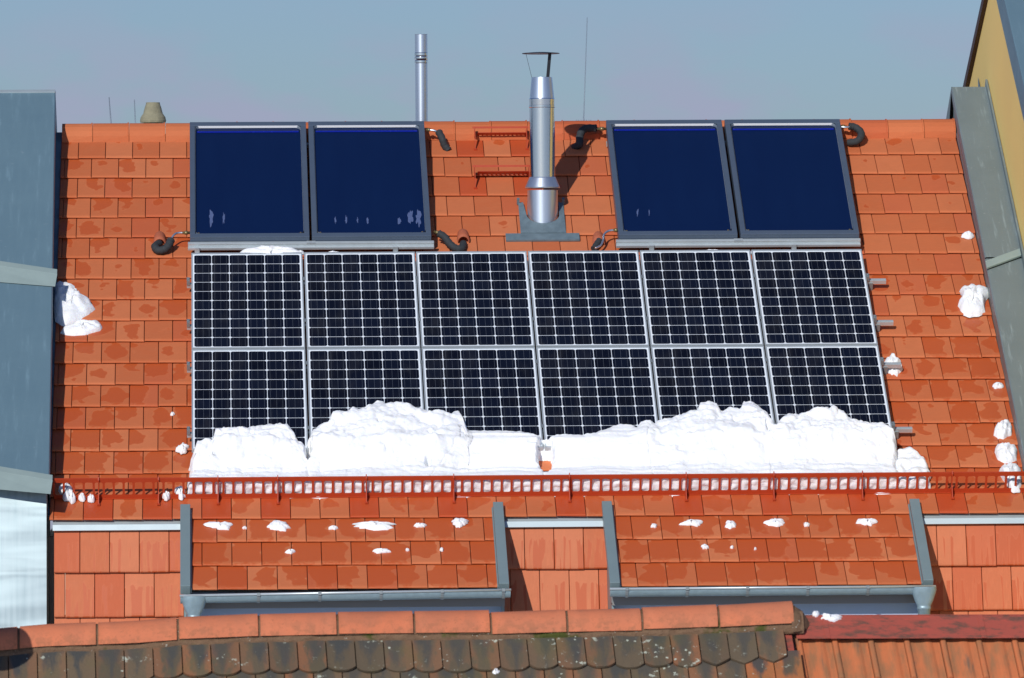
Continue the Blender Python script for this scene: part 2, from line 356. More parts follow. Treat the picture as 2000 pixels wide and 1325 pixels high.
# ------------------------------------------------------------------ ground and the house's bulk
g = MB(); S = 3000; g.add([(-S,-S,0),(S,-S,0),(S,S,0),(-S,S,0)], [(0,1,2,3)])
top(g.build('ground', M['ground']), None, None, kind='structure')

E_, C0 = 0.36459, 0.152                     # tile exposure, bottom edge of the ridge row
PER = 0.2506
UL, UR = -1.20, 7.15
house = thing('house', (3, 0, 0), 'house with orange tiled roof carrying the solar panels', 'house')
rr = random.Random(3)
def tile(mb, fr, u0, u1, v0, v1, col, gap=.0022, t=.012, lift=.032, n_first=False):
    j = rr.uniform(-.0015,.0015); k = rr.uniform(-.003,.003); sl_ = rr.uniform(-.0025,.0025)
    a, b = u0+gap, u1-gap
    if n_first: v0 -= .12
    prof = [(v0-.03, -.014 if n_first else .002), (v1-.030, lift-.001), (v1-.010, lift-.002), (v1-.002, lift-.007), (v1, lift-t)]
    full = PER-2*gap; ux = lambda u: (u-a)/full + (0 if u0 > UL+.001 or b-a > full-.01 else 1-(b-a)/full)
    vs = []; tv = []
    for (v, h) in prof:
        vv = v + (k if v > v0 else 0)
        for u_, dh, dv in ((a, -.0035, 0), (a+.006, 0, 0), (b-.004, .001, sl_), (b, -.006, sl_)):
            vs.append(fr(u_, vv+dv, h+j+dh)); tv.append((ux(u_), (v-v0)/(v1-v0)))
    fs = [(i*4+q, (i+1)*4+q, (i+1)*4+q+1, i*4+q+1) for i in range(4) for q in range(3)]
    o = len(vs)
    for (u_, v) in ((a, v0-.03), (a, v1-.07), (b, v0-.03), (b, v1-.07)): vs.append(fr(u_, v, -.02)); tv.append((ux(u_), (v-v0)/(v1-v0)))
    for u_ in (a, b): vs.append(fr(u_, v1-.07, lift-t-.010)); tv.append((ux(u_), .9))
    fs += [(0,o,o+1,o+4,16,12,8,4), (3,7,11,15,19,o+5,o+3,o+2), (16,o+4,o+5,19,18,17), (o+4,o+1,o+3,o+5)]
    mb.add(vs, fs, col, uvs=[[tv[q] for q in f_] for f_ in fs])
METAL_POSTS = [192.5, 309.6, 426, 543, 716, 887, 1113.5, 1341.7, 1513.5, 1687, 1862.8]
post_u = [rp(x, 985, .03)[0] for x in METAL_POSTS]
step_u = [rp(924, 290, .03)[0], rp(1027, 290, .03)[0]]
def wetness(u, v, n):
    w = .26 + .032*n
    if n <= 6 and (u > .0): w = .10
    if u > 6.05: w = .14 + .034*n if n > 7 else .06
    if u > 6.6: w += .16
    if n <= 6 and u < 0: w = .42 if n > 1 else .25
    if n >= 19: w = .93
    if n == 18: w = .62
    return w
def courses(mb, rows, ua, ub, fr=R):
    for n in rows:
        v0, v1 = C0+(n-1)*E_, C0+n*E_
        ph = -1.036 if n % 2 else -.912
        k0 = math.floor((ua-ph)/PER)
        u = ph+k0*PER
        while u < ub-.005:
            a, b = max(u, ua), min(u+PER, ub)
            if b-a > .012:
                met = 0
                mid = u+PER/2
                if n == 18 and any(abs(p-mid) < PER/2 for p in post_u): met = .85
                if n in (1, 3) and any(abs(p-mid) < PER/2 for p in step_u): met = .75
                tile(mb, fr, a, b, v0, v1, (rr.random(), min(1,max(0,wetness(mid, v0, n)+(rr.uniform(-.24,.2) if n < 19 else rr.uniform(-.3,.1)))), met, 1), n_first=(n == 1))
            u += PER
mb = MB(); courses(mb, range(1, 19), UL, UR)
main_roof = mb.build('roof', M['tile'], house, attr=True)
# underlay deck and the far slope (hidden from here, visible from the side)
mb = MB(); back = lambda u, v, h=0: RO + Vector((u,0,0)) + Vector((0, ca, -sa))*v + Vector((0, sa, ca))*h
for n in range(1, 19): 
    for k in range(33): tile(mb, back, UL+k*PER, UL+(k+1)*PER, C0+(n-1)*E_, C0+n*E_, (rr.random(), .2, 0, 1), n_first=(n == 1))
mb.build('far_roof', M['tile'], house, attr=True)
# ridge tiles
mb = MB(); u = -.9107-.335
k = 0
while u < UR-.01:
    a, b = max(u, UL+.005), min(u+.3375, UR); c = (rr.random(), .25, 0, 1); dz = rr.uniform(-.003,.003); lp = .008
    prof = []
    for t in range(9):
        an = math.radians(-75+150*t/8); prof.append((math.sin(an)*.166, math.cos(an)*.166))
    vs = []
    for uu, e in ((a+.002, 0), (b-.016, 0), (b-.014, lp), (b-.002, lp), (b-.002, -.02)):
        for (y, z) in prof:
            s_ = 1+e/.166; vs.append(RO+Vector((uu, -y*s_, z*s_-.077+dz)))
    fs = [(i*9+q, (i+1)*9+q, (i+1)*9+q+1, i*9+q+1) for i in range(4) for q in range(8)]
    vs2 = []; o = len(vs)
    for uu in (a+.002, b-.002): vs2.append(RO+Vector((uu, -prof[8][0]*1.0, prof[8][1]-.086-.05+dz)))
    mb.add(vs+vs2, fs+[(8, 8+9, 8+18, 8+27, o+1, o)], c, smooth=False)
    u += .3375; k += 1
mb.build('ridge_tiles', M['tile'], house, attr=True)

# steep lower roof
PS = math.radians(78)
SP = Vector((0, -5.775, Z0-3.53)); SD = Vector((0, -math.cos(PS), -math.sin(PS))); SN = Vector((0, -math.sin(PS), math.cos(PS)))
def ST(u, v, h=0): return SP + Vector((u,0,0)) + SD*v + SN*h
def lower_roof(ra, rb2):
  mb = MB()
  for n in range(1, 5):
    ph = -.94 if n % 2 else -.816
    for k in range(-3, 35):
        a, b = max(ph+k*PER, ra), min(ph+(k+1)*PER, rb2)
        if b-a < .01: continue
        tile(mb, ST, a, b, (n-1)*.382, n*.382, (rr.random(), .52+rr.uniform(-.22,.22), 0, 1), t=.022, lift=.048)
  mb.build('lower_roof', M['steep_tile'], house, attr=True)
for ra, rb2 in ((-1.16, -.06), (2.58, 3.52), (6.13, 7.9)): lower_roof(ra, rb2)
for a, b in ((-1.17, -.09), (2.64, 3.49), (6.19, 7.5)):
    mb = MB()
    mb.add([ST(a,-.035,-.02), ST(b,-.035,-.02), ST(b,-.028,.045), ST(a,-.028,.045), ST(a,.022,.052), ST(b,.022,.052), ST(b,.022,.03), ST(a,.022,.03), ST(a,-.1,-.06), ST(b,-.1,-.06)],
           [(8,9,1,0),(0,1,2,3),(3,2,5,4),(4,5,6,7)])
    mb.build('flashing_strip', M['flash_strip'], house)
mb = MB()   # walls below and behind
ywall = -5.98
mb.box((UL-.05, ywall, 0), (UR-UL+.8,0,0), (0, 11.9, 0), (0,0,Z0-5.2)); mb.box((UL-.04, -5.55, Z0-5.2), (UR-UL+.7,0,0), (0, 11, 0), (0,0,1.6))
mb.add([R(UL,0,-.06), R(UR,0,-.06), R(UR,6.60,-.06), R(UL,6.60,-.06), back(UR,6.6,-.06), back(UL,6.6,-.06)], [(0,3,2,1),(0,1,4,5)])
mb.build('wall', M['render_wall'], house)

# dormers
def dormer(ua, ub, drop, head_u, side):
    d = MB()
    uL, uR = ua+.03, ub-.03
    yf = R(0, 7.60).y
    # body: cheeks and front board
    zt = lambda y: Z0 + (y)*math.tan(AL) - .03
    yb_ = -5.70; zb = Z0-5.35
    o_ = [(uL, yb_), (uL, yf), (uL+.02, yf), (uL+.02, yf+.14), (uR-.02, yf+.14), (uR-.02, yf), (uR, yf), (uR, yb_), (uR-.02, yb_), (uR-.02, yf+.16), (uL+.02, yf+.16), (uL+.02, yb_)]
    m_ = len(o_); d.add([Vector((x, y, zb)) for x, y in o_]+[Vector((x, y, zt(y))) for x, y in o_], [(k, (k+1)%m_, m_+(k+1)%m_, m_+k) for k in range(m_)])
    body = d.build('dormer', M['painted_grey'], house)
    f = MB(); f.box((uL+.02, yf+.09, Z0-5.35), (uR-uL-.04,0,0), (0,.03,0), (0,0,5.35-4.05)); f.build('front_board', M['window_wall'], body)
    for k in range(3):
        w0 = uL+.15+(uR-uL-.3)*k/3; w1 = uL+.15+(uR-uL-.3)*(k+1)/3-.06; zl, zh = Z0-5.22, Z0-4.40
        f = MB(); f.box((w0, yf+.072, zl), (.05,0,0), (0,.016,0), (0,0,zh-zl)); f.box((w1-.05, yf+.072, zl), (.05,0,0), (0,.016,0), (0,0,zh-zl))
        f.box((w0+.0505, yf+.073, zl), (w1-w0-.101,0,0), (0,.015,0), (0,0,.05)); f.box((w0+.0505, yf+.073, zh-.05), (w1-w0-.101,0,0), (0,.015,0), (0,0,.05))
        f.box((w0+.0505, yf+.082, zl+.0505), (w1-w0-.101,0,0), (0,.006,0), (0,0,zh-zl-.101)); f.build('window', M['painted_grey'], body)
        f = MB(); f.box((w0+.052, yf+.078, zl+.052), (w1-w0-.104,0,0), (0,.003,0), (0,0,zh-zl-.104)); f.build('window_pane', M['glass_dark'], body)
    f = MB(); yfa = R(0, 7.78).y; f.box((uL-.0, yfa+.065, Z0-4.180), (uR-uL,0,0), (0,.02,0), (0,0,.12)); f.box((uL, yfa+.085, Z0-4.180), (uR-uL,0,0), (0,.16,0), (0,0,.02))
    f.build('fascia', M['fascia'], body, bevel=.003)
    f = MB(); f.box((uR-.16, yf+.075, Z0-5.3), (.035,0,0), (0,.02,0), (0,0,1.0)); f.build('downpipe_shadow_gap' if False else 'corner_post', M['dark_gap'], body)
    t = MB(); courses(t, range(19, 22), ua+.075, ub-.075); 
    t2 = t.build('dormer_roof', M['tile'], body, attr=True)
    for uu in (ua, ub-.085):
        v = MB(); v.rbox(uu, uu+.085, 6.58, 7.845, .0, .085); 
        v.rbox(uu+.085 if uu == ua else uu-.012, uu+.097 if uu == ua else uu, 6.60, 7.83, .0, .045)
        v.build('verge_flashing', M['painted_grey'], body, bevel=.004)
    # gutter: half-round trough with rolled front bead and straps
    gy, gz = R(0, 7.83).y-.028, R(0, 7.81).z+.0; r = .060
    gm = MB(); N = 12; nn = 14
    g0, g1 = ua-.0, ub+.01
    for rad, fl in ((r, False), (r-.003, True)):
        vs = []
        for i in range(nn+1):
            uu = g0+(g1-g0)*i/nn; dz = -drop*(1-i/nn)
            for k in range(N+1):
                an = math.pi*k/N; vs.append(Vector((uu, gy-math.cos(an)*rad, gz+dz-math.sin(an)*rad*1.12)))
        fs = [(i*(N+1)+k, (i+1)*(N+1)+k, (i+1)*(N+1)+k+1, i*(N+1)+k+1) for i in range(nn) for k in range(N)]
        if fl: fs = [tuple(reversed(q)) for q in fs]
        gm.add(vs, fs, smooth=True)
    bd = MB(); bd.tube([Vector((g0-.004, gy-r-.004, gz-drop+.002)), Vector((g1+.004, gy-r-.004, gz+.002))], .0105, 10); bd.build('gutter_bead', M['alu'], body)
    for uu in (g0, g1):
        dz = -drop if uu == g0 else 0
        vs = [Vector((uu, gy-math.cos(math.pi*k/N)*r, gz+dz-math.sin(math.pi*k/N)*r*1.12)) for k in range(N+1)]
        gm.add(vs, [tuple(range(N+1))])
    for i in range(6):
        gs_ = MB()
        uu = g0+.14+(g1-g0-.2)*i/5; dz = -drop*(1-(uu-g0)/(g1-g0))
        if head_u is not None and abs(uu-head_u) < .12: continue
        pts = [Vector((uu, gy-math.cos(math.pi*k/8)*(r+.006), gz+dz-math.sin(math.pi*k/8)*(r+.006)*1.12)) for k in range(9)]
        vs = []
        for p in pts: vs += [p-Vector((.012,0,0)), p+Vector((.012,0,0))]
        gs_.add(vs, [(2*k, 2*k+1, 2*k+3, 2*k+2) for k in range(8)])
        gs_.box(Vector((uu-.013, gy-r-.018, gz+dz-.012)), (.026,0,0), (0,.012,0), (0,0,.026)); gs_.build('gutter_strap', M['alu_dark'], body)
    gm.build('gutter', M['gutter'], body)
    # rainwater head with outlet pipe
    h = MB(); hz = gz-(drop if side < 0 else 0); rings = [(.106,.085,-.002), (.106,.085,-.03), (.100,.080,-.055), (.078,.064,-.12), (.060,.056,-.155), (.055,.052,-.165), (.058,.055,-.168), (.058,.055,-.19), (.053,.05,-.192), (.053,.05,-1.1)]
    vs = []; n_ = 20
    for a, b, z in rings:
        for k in range(n_):
            an = 2*math.pi*k/n_; vs.append(Vector((head_u+a*math.copysign(abs(math.cos(an))**.8, math.cos(an)), gy-.01+b*math.copysign(abs(math.sin(an))**.8, math.sin(an)), hz+z)))
    h.add(vs, [(i*n_+k, i*n_+(k+1)%n_, (i+1)*n_+(k+1)%n_, (i+1)*n_+k) for i in range(len(rings)-1) for k in range(n_)], smooth=True)
    h.build('rainwater_head', M['gutter'], body)
    return body
dormer(-.093, 2.645, .028, .02, -1)
dormer(3.485, 6.195, .0, 6.115, 1)

# ------------------------------------------------------------------ left party wall with zinc cladding
HP = .333
lw = thing('party_wall', (-2.4, 0, 0), 'wide blue-grey zinc clad party wall left of the orange roof', 'party wall')
inn = lambda v: -1.254 + .0085*(v+.2)
mb = MB()
nseg = 12
for (va, vb, hh) in ((-.2, 3.13, HP), (3.13, 6.50, HP-.012)):
    vs = []
    for i in range(nseg+1):
        v = va+(vb-va)*i/nseg; e = inn(v)
        for (du, h) in ((-2.6, hh), (-1.3, hh+.002), (-.008, hh), (0, hh-.008), (0, -.05)):
            vs.append(R(e+du, v, h+(noise.noise(Vector((du*2, v*1.3, 4)))*.006 if -2.5 < du < -.01 else 0)))
    mb.add(vs, [(i*5+k, (i+1)*5+k, (i+1)*5+k+1, i*5+k+1) for i in range(nseg) for k in range(4)])
mb.build('zinc_cladding', M['zinc_blue'], lw)
mb = MB()   # back half, cap and the joint covers
mb.add([R(-3.9,-.2,HP), R(inn(-.2),-.2,HP), back(inn(0), 6.3, HP), back(-3.9, 6.3, HP), back(inn(0), 6.3, -.05), R(inn(-.2),-.2,-.05)], [(0,1,2,3), (1,5,4,2)])
mb.build('far_cladding', M['zinc_blue'], lw)
mb = MB()
P = R(-3.9, -.215, HP); mb.box(P, (3.9+inn(0)-.004,0,0), DV*.05, NR*.012)
mb.build('ridge_cap', M['flash_strip'], lw, bevel=.003)
def cover(pa, pb, w, h):
    mb = MB(); a = Vector(R(*rp(*pa, h), h)); b = Vector(R(*rp(*pb, h), h)); ax = (b-a); 
    mb.box(a, ax, DV*w, NR*.022); 
    c = a - (ax)*0 + DV*w; mb.add([c+NR*.022, c+ax+NR*.022, c+ax*.98+DV*.18-NR*.002, c+DV*(.18+ .1)-NR*.002], [(0,1,2,3)])
    return mb
cover((-60, 505), (112, 530), .09, HP).build('joint_cover', M['cover_grey'], lw, bevel=.004)
cover((-60, 905), (103, 932), .09, HP).build('joint_cover', M['cover_grey'], lw, bevel=.004)
mb = MB()   # newer bright sheet on the steep part
yb = R(0, 6.5, HP); nx, ny = 16, 30; vs = []
for j in range(ny+1):
    for i in range(nx+1):
        uu = -3.9 + (3.9-1.222)*i/nx; s = 1.9*j/ny
        w = (noise.noise(Vector((uu*.8, s*2.6, 9)))*.012) if i < nx else 0
        vs.append(Vector((uu, yb.y-.012, yb.z-.055)) + SD*s + SN*w)
mb.add(vs, [(j*(nx+1)+i, (j+1)*(nx+1)+i, (j+1)*(nx+1)+i+1, j*(nx+1)+i+1) for j in range(ny) for i in range(nx)], smooth=True)
A0 = Vector((-1.222, yb.y-.012, yb.z-.055)); mb.add([A0, A0+SD*1.9, A0+SD*1.9-SN*.5+Vector((.02,0,0)), A0-SN*.5+Vector((.02,0,0))], [(0,1,2,3)])
mb.build('galvanised_sheet', M['bright_sheet'], lw)
mb = MB(); mb.box((-3.9, -6.4, 0), (2.66,0,0), (0,11.8,0), (0,0,Z0-5.1))
mb.add([R(-3.85,-.1,.25), R(-1.30,-.1,.25), R(-1.3,6.3,.25), R(-3.85,6.3,.25)], [(0,3,2,1)])
mb.build('wall', M['render_wall'], lw)
mb = MB(); mb.rbox(-1.27, -1.165, -.02, 6.6, -.03, -.004); mb.build('valley_tray', M['zinc_blue'], lw)

# ------------------------------------------------------------------ right party wall
rw = thing('party_wall', (7.3, 0, 0), 'narrow grey metal clad party wall between orange roof and yellow gable', 'party wall')
mb = MB()
e0 = lambda v: 7.128 - .003*v
for (va, vb, hh) in ((-.205, 2.95, HP), (2.95, 7.4, HP-.014)):
    vs = []
    for i in range(13):
        v = va+(vb-va)*i/12
        for (uu, h) in ((e0(v)+.035, -.04), (e0(v)+.03, .10), (e0(v), hh-.06), (e0(v), hh-.008), (e0(v)+.010, hh), (e0(v)+.33, hh)):
            vs.append(R(uu, v, h))
    mb.add(vs, [(i*6+k, i*6+k+1, (i+1)*6+k+1, (i+1)*6+k) for i in range(12) for k in range(5)])
a = e0(0)
mb.add([R(a,-.205,HP), R(a+.33,-.205,HP), back(a+.33, 6.3, HP), back(a, 6.3, HP), back(a, 6.3, -.05), R(a,-.205,-.05)], [(0,1,2,3), (0,3,4,5)])
mb.build('zinc_cladding', M['zinc_grey'], rw)
mb = MB(); mb.rbox(7.152, 7.172, -.1, 7.3, .02, .035); mb.rbox(e0(3)-.003, e0(3)+.012, .3, 7.3, HP-.07, HP-.05); mb.build('edge_strip', M['zinc_red_edge'], rw)
mb = MB(); mb.rbox(7.45, 7.468, -.25, 7.3, HP-.05, HP+.055); mb.build('wall_upstand', M['zinc_grey'], rw)
mb = MB(); a = R(7.11, 3.05, HP+.002); b = R(7.445, 2.83, HP+.002); mb.box(a, b-a, DV*.12, NR*.02); mb.build('joint_cover', M['cover_grey'], rw, bevel=.003)
mb = MB(); a = R(7.12, 6.2, HP+.002); b = R(7.445, 6.0, HP+.002); mb.box(a, b-a, DV*.12, NR*.02); mb.build('joint_cover', M['cover_grey'], rw, bevel=.003)
mb = MB(); mb.add([Vector((7.165, -6.3, 0)), Vector((7.165, -5.6, Z0-3.55)), Vector((7.165, 0, Z0+.1)), Vector((7.165, 5.6, Z0-3.55)), Vector((7.165, 6.3, 0))], [(0,1,2,3,4)]); mb.build('wall', M['render_wall'], rw)

# ------------------------------------------------------------------ yellow neighbour
YX = 7.475
pn0, pn1 = atX(1948, 0, YX), atX(2000, 230, YX); pf0, pf1 = atX(1930, 0, YX), atX(1894, 165, YX)
def isect(a, b, c, d):
    x1,y1,x2,y2,x3,y3,x4,y4 = a.y,a.z,b.y,b.z,c.y,c.z,d.y,d.z
    t = ((x1-x3)*(y3-y4)-(y1-y3)*(x3-x4))/((x1-x2)*(y3-y4)-(y1-y2)*(x3-x4)); return a+(b-a)*t
apex = isect(pn0, pn1, pf0, pf1)
nd = (pn1-pn0).normalized(); fd = (pf1-pf0).normalized()
nb = thing('house', (11, apex.y, 0), 'taller neighbouring house with yellow gable wall and grey roof edge', 'house')
N1 = apex+nd*9; F1 = apex+fd*9
mb = MB(); X = Vector((8,0,0))
vs = [apex, N1, Vector((YX, N1.y, 0)), Vector((YX, F1.y, 0)), F1]
mb.add(vs + [p+X for p in vs], [(0,1,2,3,4), (9,8,7,6,5), (1,6,7,2), (3,8,9,4)])
mb.build('wall', M['yellow'], nb)
mb = MB(); nn_ = Vector((0, nd.z, -nd.y)); nn_ = nn_ if nn_.z > 0 else -nn_
mb.box(apex+Vector((-.012,0,0)), X, nd*9, nn_*.30); 
mb.build('near_roof_edge', M['zinc_blue'], nb, bevel=.01)
mb = MB(); fn_ = Vector((0, fd.z, -fd.y)); fn_ = fn_ if fn_.z > 0 else -fn_
mb.box(apex+Vector((-.04,0,0)), X, fd*9, fn_*.09); mb.build('far_verge', M['verge_brown'], nb)
mb = MB(); p = atX(1912, 150, YX); q = atX(1925, 185, YX)
mb.add([p+Vector((-.01,0,0)), p+Vector((-.01,0,0))+nd*.9, p+nd*.9+Vector((-.01,0,-.12)), p+Vector((-.01,-.02,-.12))], [(0,1,2,3)]); 
mb.build('wall_flashing', M['zinc_blue'], nb)

# ------------------------------------------------------------------ photovoltaic panels
PW, PL, PH = .997, 1.655, .165
def pv_panel(label):
    t = thing('photovoltaic_module', R(0,0,0), label, 'solar panel', 'framed solar panels in two rows of six', roof=True)
    f = MB(); w = .012; h0, h1 = PH-.04, PH
    f.rbox(0, PW, 0, w+.012, h0, h1); f.rbox(0, PW, PL-w, PL, h0, h1); f.rbox(0, w, w+.0125, PL-w-.0005, h0, h1-.0005); f.rbox(PW-w, PW, w+.0125, PL-w-.0005, h0, h1-.0005)
    f.build('frame', M['alu'], t, bevel=.0015)
    g = MB(); z = PH-.004; a, b, c, d = w, PW-w, w+.012, PL-w
    g.add([R(a,d,z), R(b,d,z), R(b,c,z), R(a,c,z)], [(0,1,2,3)], uvs=[[(0,0),(1,0),(1,1),(0,1)]])
    g.build('cell_sheet', M['pv'], t)
    g = MB(); z = PH-.012; g.add([R(a,c,z), R(b,c,z), R(b,d,z), R(a,d,z)], [(0,1,2,3)]); g.build('back_sheet', M['backsheet'], t)
    return t
place = ['first from the left', 'second from the left', 'third from the left', 'fourth from the left', 'fifth from the left', 'last on the right']
low = ['its foot under the leftmost snow heap', 'its foot under the tallest left snow heap', 'above the smooth snow slab', 'right of the dark gap in the snow', 'its foot under the jagged snow', 'above the big right hand snow heap']
p0 = pv_panel('x'); n = 0
pitch = 1.0099
for r_ in range(2):
    for k in range(6):
        o = p0 if n == 0 else copy_tree(p0); n += 1
        o.location = R(k*pitch + .006 + (.003 if k == 1 else 0), 2.505+r_*1.672, 0)
        o['label'] = ('upper row solar panel, ' + place[k] + ', free of snow') if r_ == 0 else ('lower row solar panel, ' + place[k] + ', ' + low[k])
# module rails, with clamps
for i, v in enumerate((2.975, 3.70, 4.425, 5.50)):
    t = thing('mounting_rail', R(3, v, 0), ['topmost', 'second', 'third', 'lowest'][i]+' aluminium rail sticking out right of the solar panels', 'mounting rail', 'rails under the solar panels', roof=True)
    f = MB(); f.rbox(-.035, 6.235, v-.02, v+.02, .085, .122); f.rbox(-.035, 6.235, v-.008, v+.008, .1221, .1245); f.build('rail', M['alu'], t, bevel=.002)
    for uu in (-.022, 6.068):
        f = MB(); f.rbox(uu-.014, uu+.014, v-.03, v+.03, .1225, PH+.004); f.tube([R(uu, v, PH+.004), R(uu, v, PH+.014)], .008, 8); f.build('clamp', M['alu_dark'], t)
    for k in range(1, 6):
        uu = k*pitch-.002
        f = MB(); f.rbox(uu-.012, uu+.012, v-.025, v+.025, PH+.0005, PH+.005); f.build('clamp', M['alu_dark'], t)
    for uu in (.4, 1.4, 2.4, 3.4, 4.4, 5.4, 6.10):
        f = MB(); f.rbox(uu-.015, uu+.015, v+.0205, v+.03, .02, .10); f.rbox(uu-.015, uu+.015, v-.1, v+.03, .028, .034); f.build('roof_hook', M['alu_dark'], t)

# ------------------------------------------------------------------ thermal collectors
CW, CV0, CV1, CH0, CH1 = 1.078, .160, 2.285, .085, .2
def collector():
    t = thing('solar_collector', R(0,0,0), 'x', 'solar collector', 'dark blue flat plate collectors near the ridge', roof=True)
    f = MB(); w = .048
    f.rbox(0, CW, CV0, CV0+w*1.5, CH0, CH1); f.rbox(0, CW, CV1-w*1.4, CV1, CH0, CH1); f.rbox(0, w, CV0+w*1.5+.0005, CV1-w*1.4-.0005, CH0, CH1-.0005); f.rbox(CW-w, CW, CV0+w*1.5+.0005, CV1-w*1.4-.0005, CH0, CH1-.0005)
    f.build('frame', M['collector_frame'], t, bevel=.004)
    # rounded pale seal just inside the frame
    a, b, c, d = w, CW-w, CV0+w*1.5, CV1-w*1.4; q = .0; rad = .05
    def loop(i):
        pts = []
        for (cu, cv, s0) in ((a+rad, c+rad, 180), (b-rad, c+rad, 270), (b-rad, d-rad, 0), (a+rad, d-rad, 90)):
            for k in range(6):
                an = math.radians(s0+90*k/5); pts.append((cu+math.cos(an)*(rad-i), cv+math.sin(an)*(rad-i)))
        return pts
    o1, i1 = loop(.002), loop(q+.004); n = len(o1); f = MB()
    vs = [R(u, v, CH1-.004) for u, v in o1] + [R(u, v, CH1-.006) for u, v in i1] + [R(u, v, CH1-.0295) for u, v in i1]
    f.add(vs, [(k, (k+1)%n, n+(k+1)%n, n+k) for k in range(n)] + [(n+k, n+(k+1)%n, 2*n+(k+1)%n, 2*n+k) for k in range(n)]); f.build('seal', M['white_seal'], t)
    f = MB(); f.rbox(a+.03, b-.03, c+.003, c+.007, CH1-.022, CH1-.002); f.build('top_seal', M['white_bead'], t)  # white bar painting the sunlit upper wall of the seal
    f = MB(); f.add([R(a,d,CH1-.028), R(b,d,CH1-.028), R(b,c,CH1-.028), R(a,c,CH1-.028)], [(0,1,2,3)]); 
    f.build('absorber', M['absorber'], t)
    f = MB(); f.rbox(a+.02, b-.02, c+.065, c+.09, CH1-.027, CH1-.021); f.build('header_tube', M['blue_tube'], t, bevel=.002)  # blue strip imitating a reflection of the frame's inner side
    f = MB(); f.rbox(.004, CW-.004, CV0+.004, CV1-.004, CH0-.01, CH0-.001); f.build('back_tray', M['black_metal'], t)
    for (uu, vv) in ((a+.03, c+.07), (b-.03, c+.07), (a+.03, d-.045), (b-.03, d-.045)):
        f = MB(); f.lathe(R(uu, vv, CH1-.027), [(.009, 0), (.009, .005), (0.0005, .006)], 10, axis=NR); f.build('stud', M['brass'], t)
    return t
labs = ['leftmost solar collector, above the silver rail, with one frost smear at lower left', 'solar collector left of the steel flue, with a row of frost smears along its foot',
        'solar collector just right of the steel flue, beside the bent insulated pipe', 'rightmost solar collector, clean dark glass, nearest the yellow gable']
c0_ = collector(); cols_ = [c0_]+[copy_tree(c0_) for _ in range(3)]
for i, uu in enumerate((-.006, 1.094, 3.868, 4.974)):
    o = cols_[i]
    o.location = R(uu, 0, 0); o['label'] = labs[i]; WM[o.name] = Matrix.Translation(o.location) @ Matrix.Rotation(AL, 4, 'X')
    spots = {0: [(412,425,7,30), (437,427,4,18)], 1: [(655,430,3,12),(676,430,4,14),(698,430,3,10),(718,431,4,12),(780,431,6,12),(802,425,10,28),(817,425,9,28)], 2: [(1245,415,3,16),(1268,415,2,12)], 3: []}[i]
    for (x, y, w, h) in spots:  # irregular pale blue patches laid just above the absorber
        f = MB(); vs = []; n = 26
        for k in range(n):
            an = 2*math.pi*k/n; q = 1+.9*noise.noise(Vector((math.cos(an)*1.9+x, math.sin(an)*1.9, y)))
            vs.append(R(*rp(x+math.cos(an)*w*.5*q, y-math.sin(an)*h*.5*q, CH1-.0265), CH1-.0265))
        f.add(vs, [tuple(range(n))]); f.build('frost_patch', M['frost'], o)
for (ua, ub, clips, lab) in ((-.025, 2.197, (385, 772), 'left'), (3.842, 6.062, (1272, 1550), 'right')):
    t = thing('collector_rail', R((ua+ub)/2, 2.3, 0), 'silver rail under the feet of the two %s hand solar collectors' % lab, 'mounting rail', 'support rails below the collectors', roof=True)
    f = MB(); f.rbox(ua, ub, 2.294, 2.330, .105, .158); f.rbox(ua, ub, 2.3305, 2.356, .10, .128); f.build('rail', M['alu'], t, bevel=.005)
    f = MB(); f.rbox(ua+.02, ub-.02, .35, .39, .045, .08); f.build('top_rail', M['alu'], t)
    for x in clips:
        uu = rp(x, 480, .1)[0]; f = MB(); f.rbox(uu-.02, uu+.02, 2.336, 2.44, .05, .062); f.rbox(uu-.022, uu+.022, 2.357, 2.375, .05, .135); f.rbox(uu-.012, uu+.012, 2.44, 2.52, .03, .05); f.tube([R(uu,2.39,.062), R(uu,2.39,.08)], .011, 8); f.build('clip', M['alu'], t)
    f = MB(); mid = (ua+ub)/2; f.rbox(mid-.04, mid+.04, 2.2935, 2.3325, .1045, .1595); f.build('joint_sleeve', M['alu'], t)

# ------------------------------------------------------------------ snow guard
GV, GB, GT = 6.368, .010, .206
t = thing('snow_guard', R(3, GV, 0), 'long red-brown metal snow guard grille running across the whole roof', 'snow guard', roof=True)
f = MB(); per = .0846; ug = -1.165; uend = 7.12; slots = []
nsl = int((uend-ug)/per); hb, ht = GB+.038, GT-.034
def plate(u0, u1, h0, h1, off=0):
    f.rbox(u0, u1, GV-.003+off, GV+.0, h0, h1)
f.rbox(ug, uend, GV-.003, GV, GB, hb); f.rbox(ug, uend, GV-.003, GV, ht, GT); f.rbox(ug, uend, GV-.018, GV-.0035, GT-.003, GT); f.rbox(ug, uend, GV+.0005, GV+.012, GB, GB+.003)
bw = .0095
for k in range(nsl+1):
    uu = ug+k*per; f.rbox(uu-bw, uu+bw, GV-.0027, GV-.0003, hb+.0002, ht-.0002)
    for sgn in (-1, 1):          # rounded corners of the slots
        for (hc, sg) in ((hb, 1), (ht, -1)):
            r0 = .014; cu, ch = uu+sgn*(bw+r0), hc+sg*r0; vs = [R(uu+sgn*bw, GV, hc)]
            for q in range(5):
                an = math.pi/2*q/4; vs.append(R(cu-sgn*math.cos(an)*r0, GV, ch-sg*math.sin(an)*r0))
            vs2 = [p - DV*.003 for p in vs]
            m_ = len(vs); fs = [tuple(range(m_)), tuple(range(2*m_-1, m_-1, -1))] + [(k2, k2+1, m_+k2+1, m_+k2) for k2 in range(1, m_-1)]
            f.add(vs+vs2, fs)
f.build('grille', M['guard'], t)
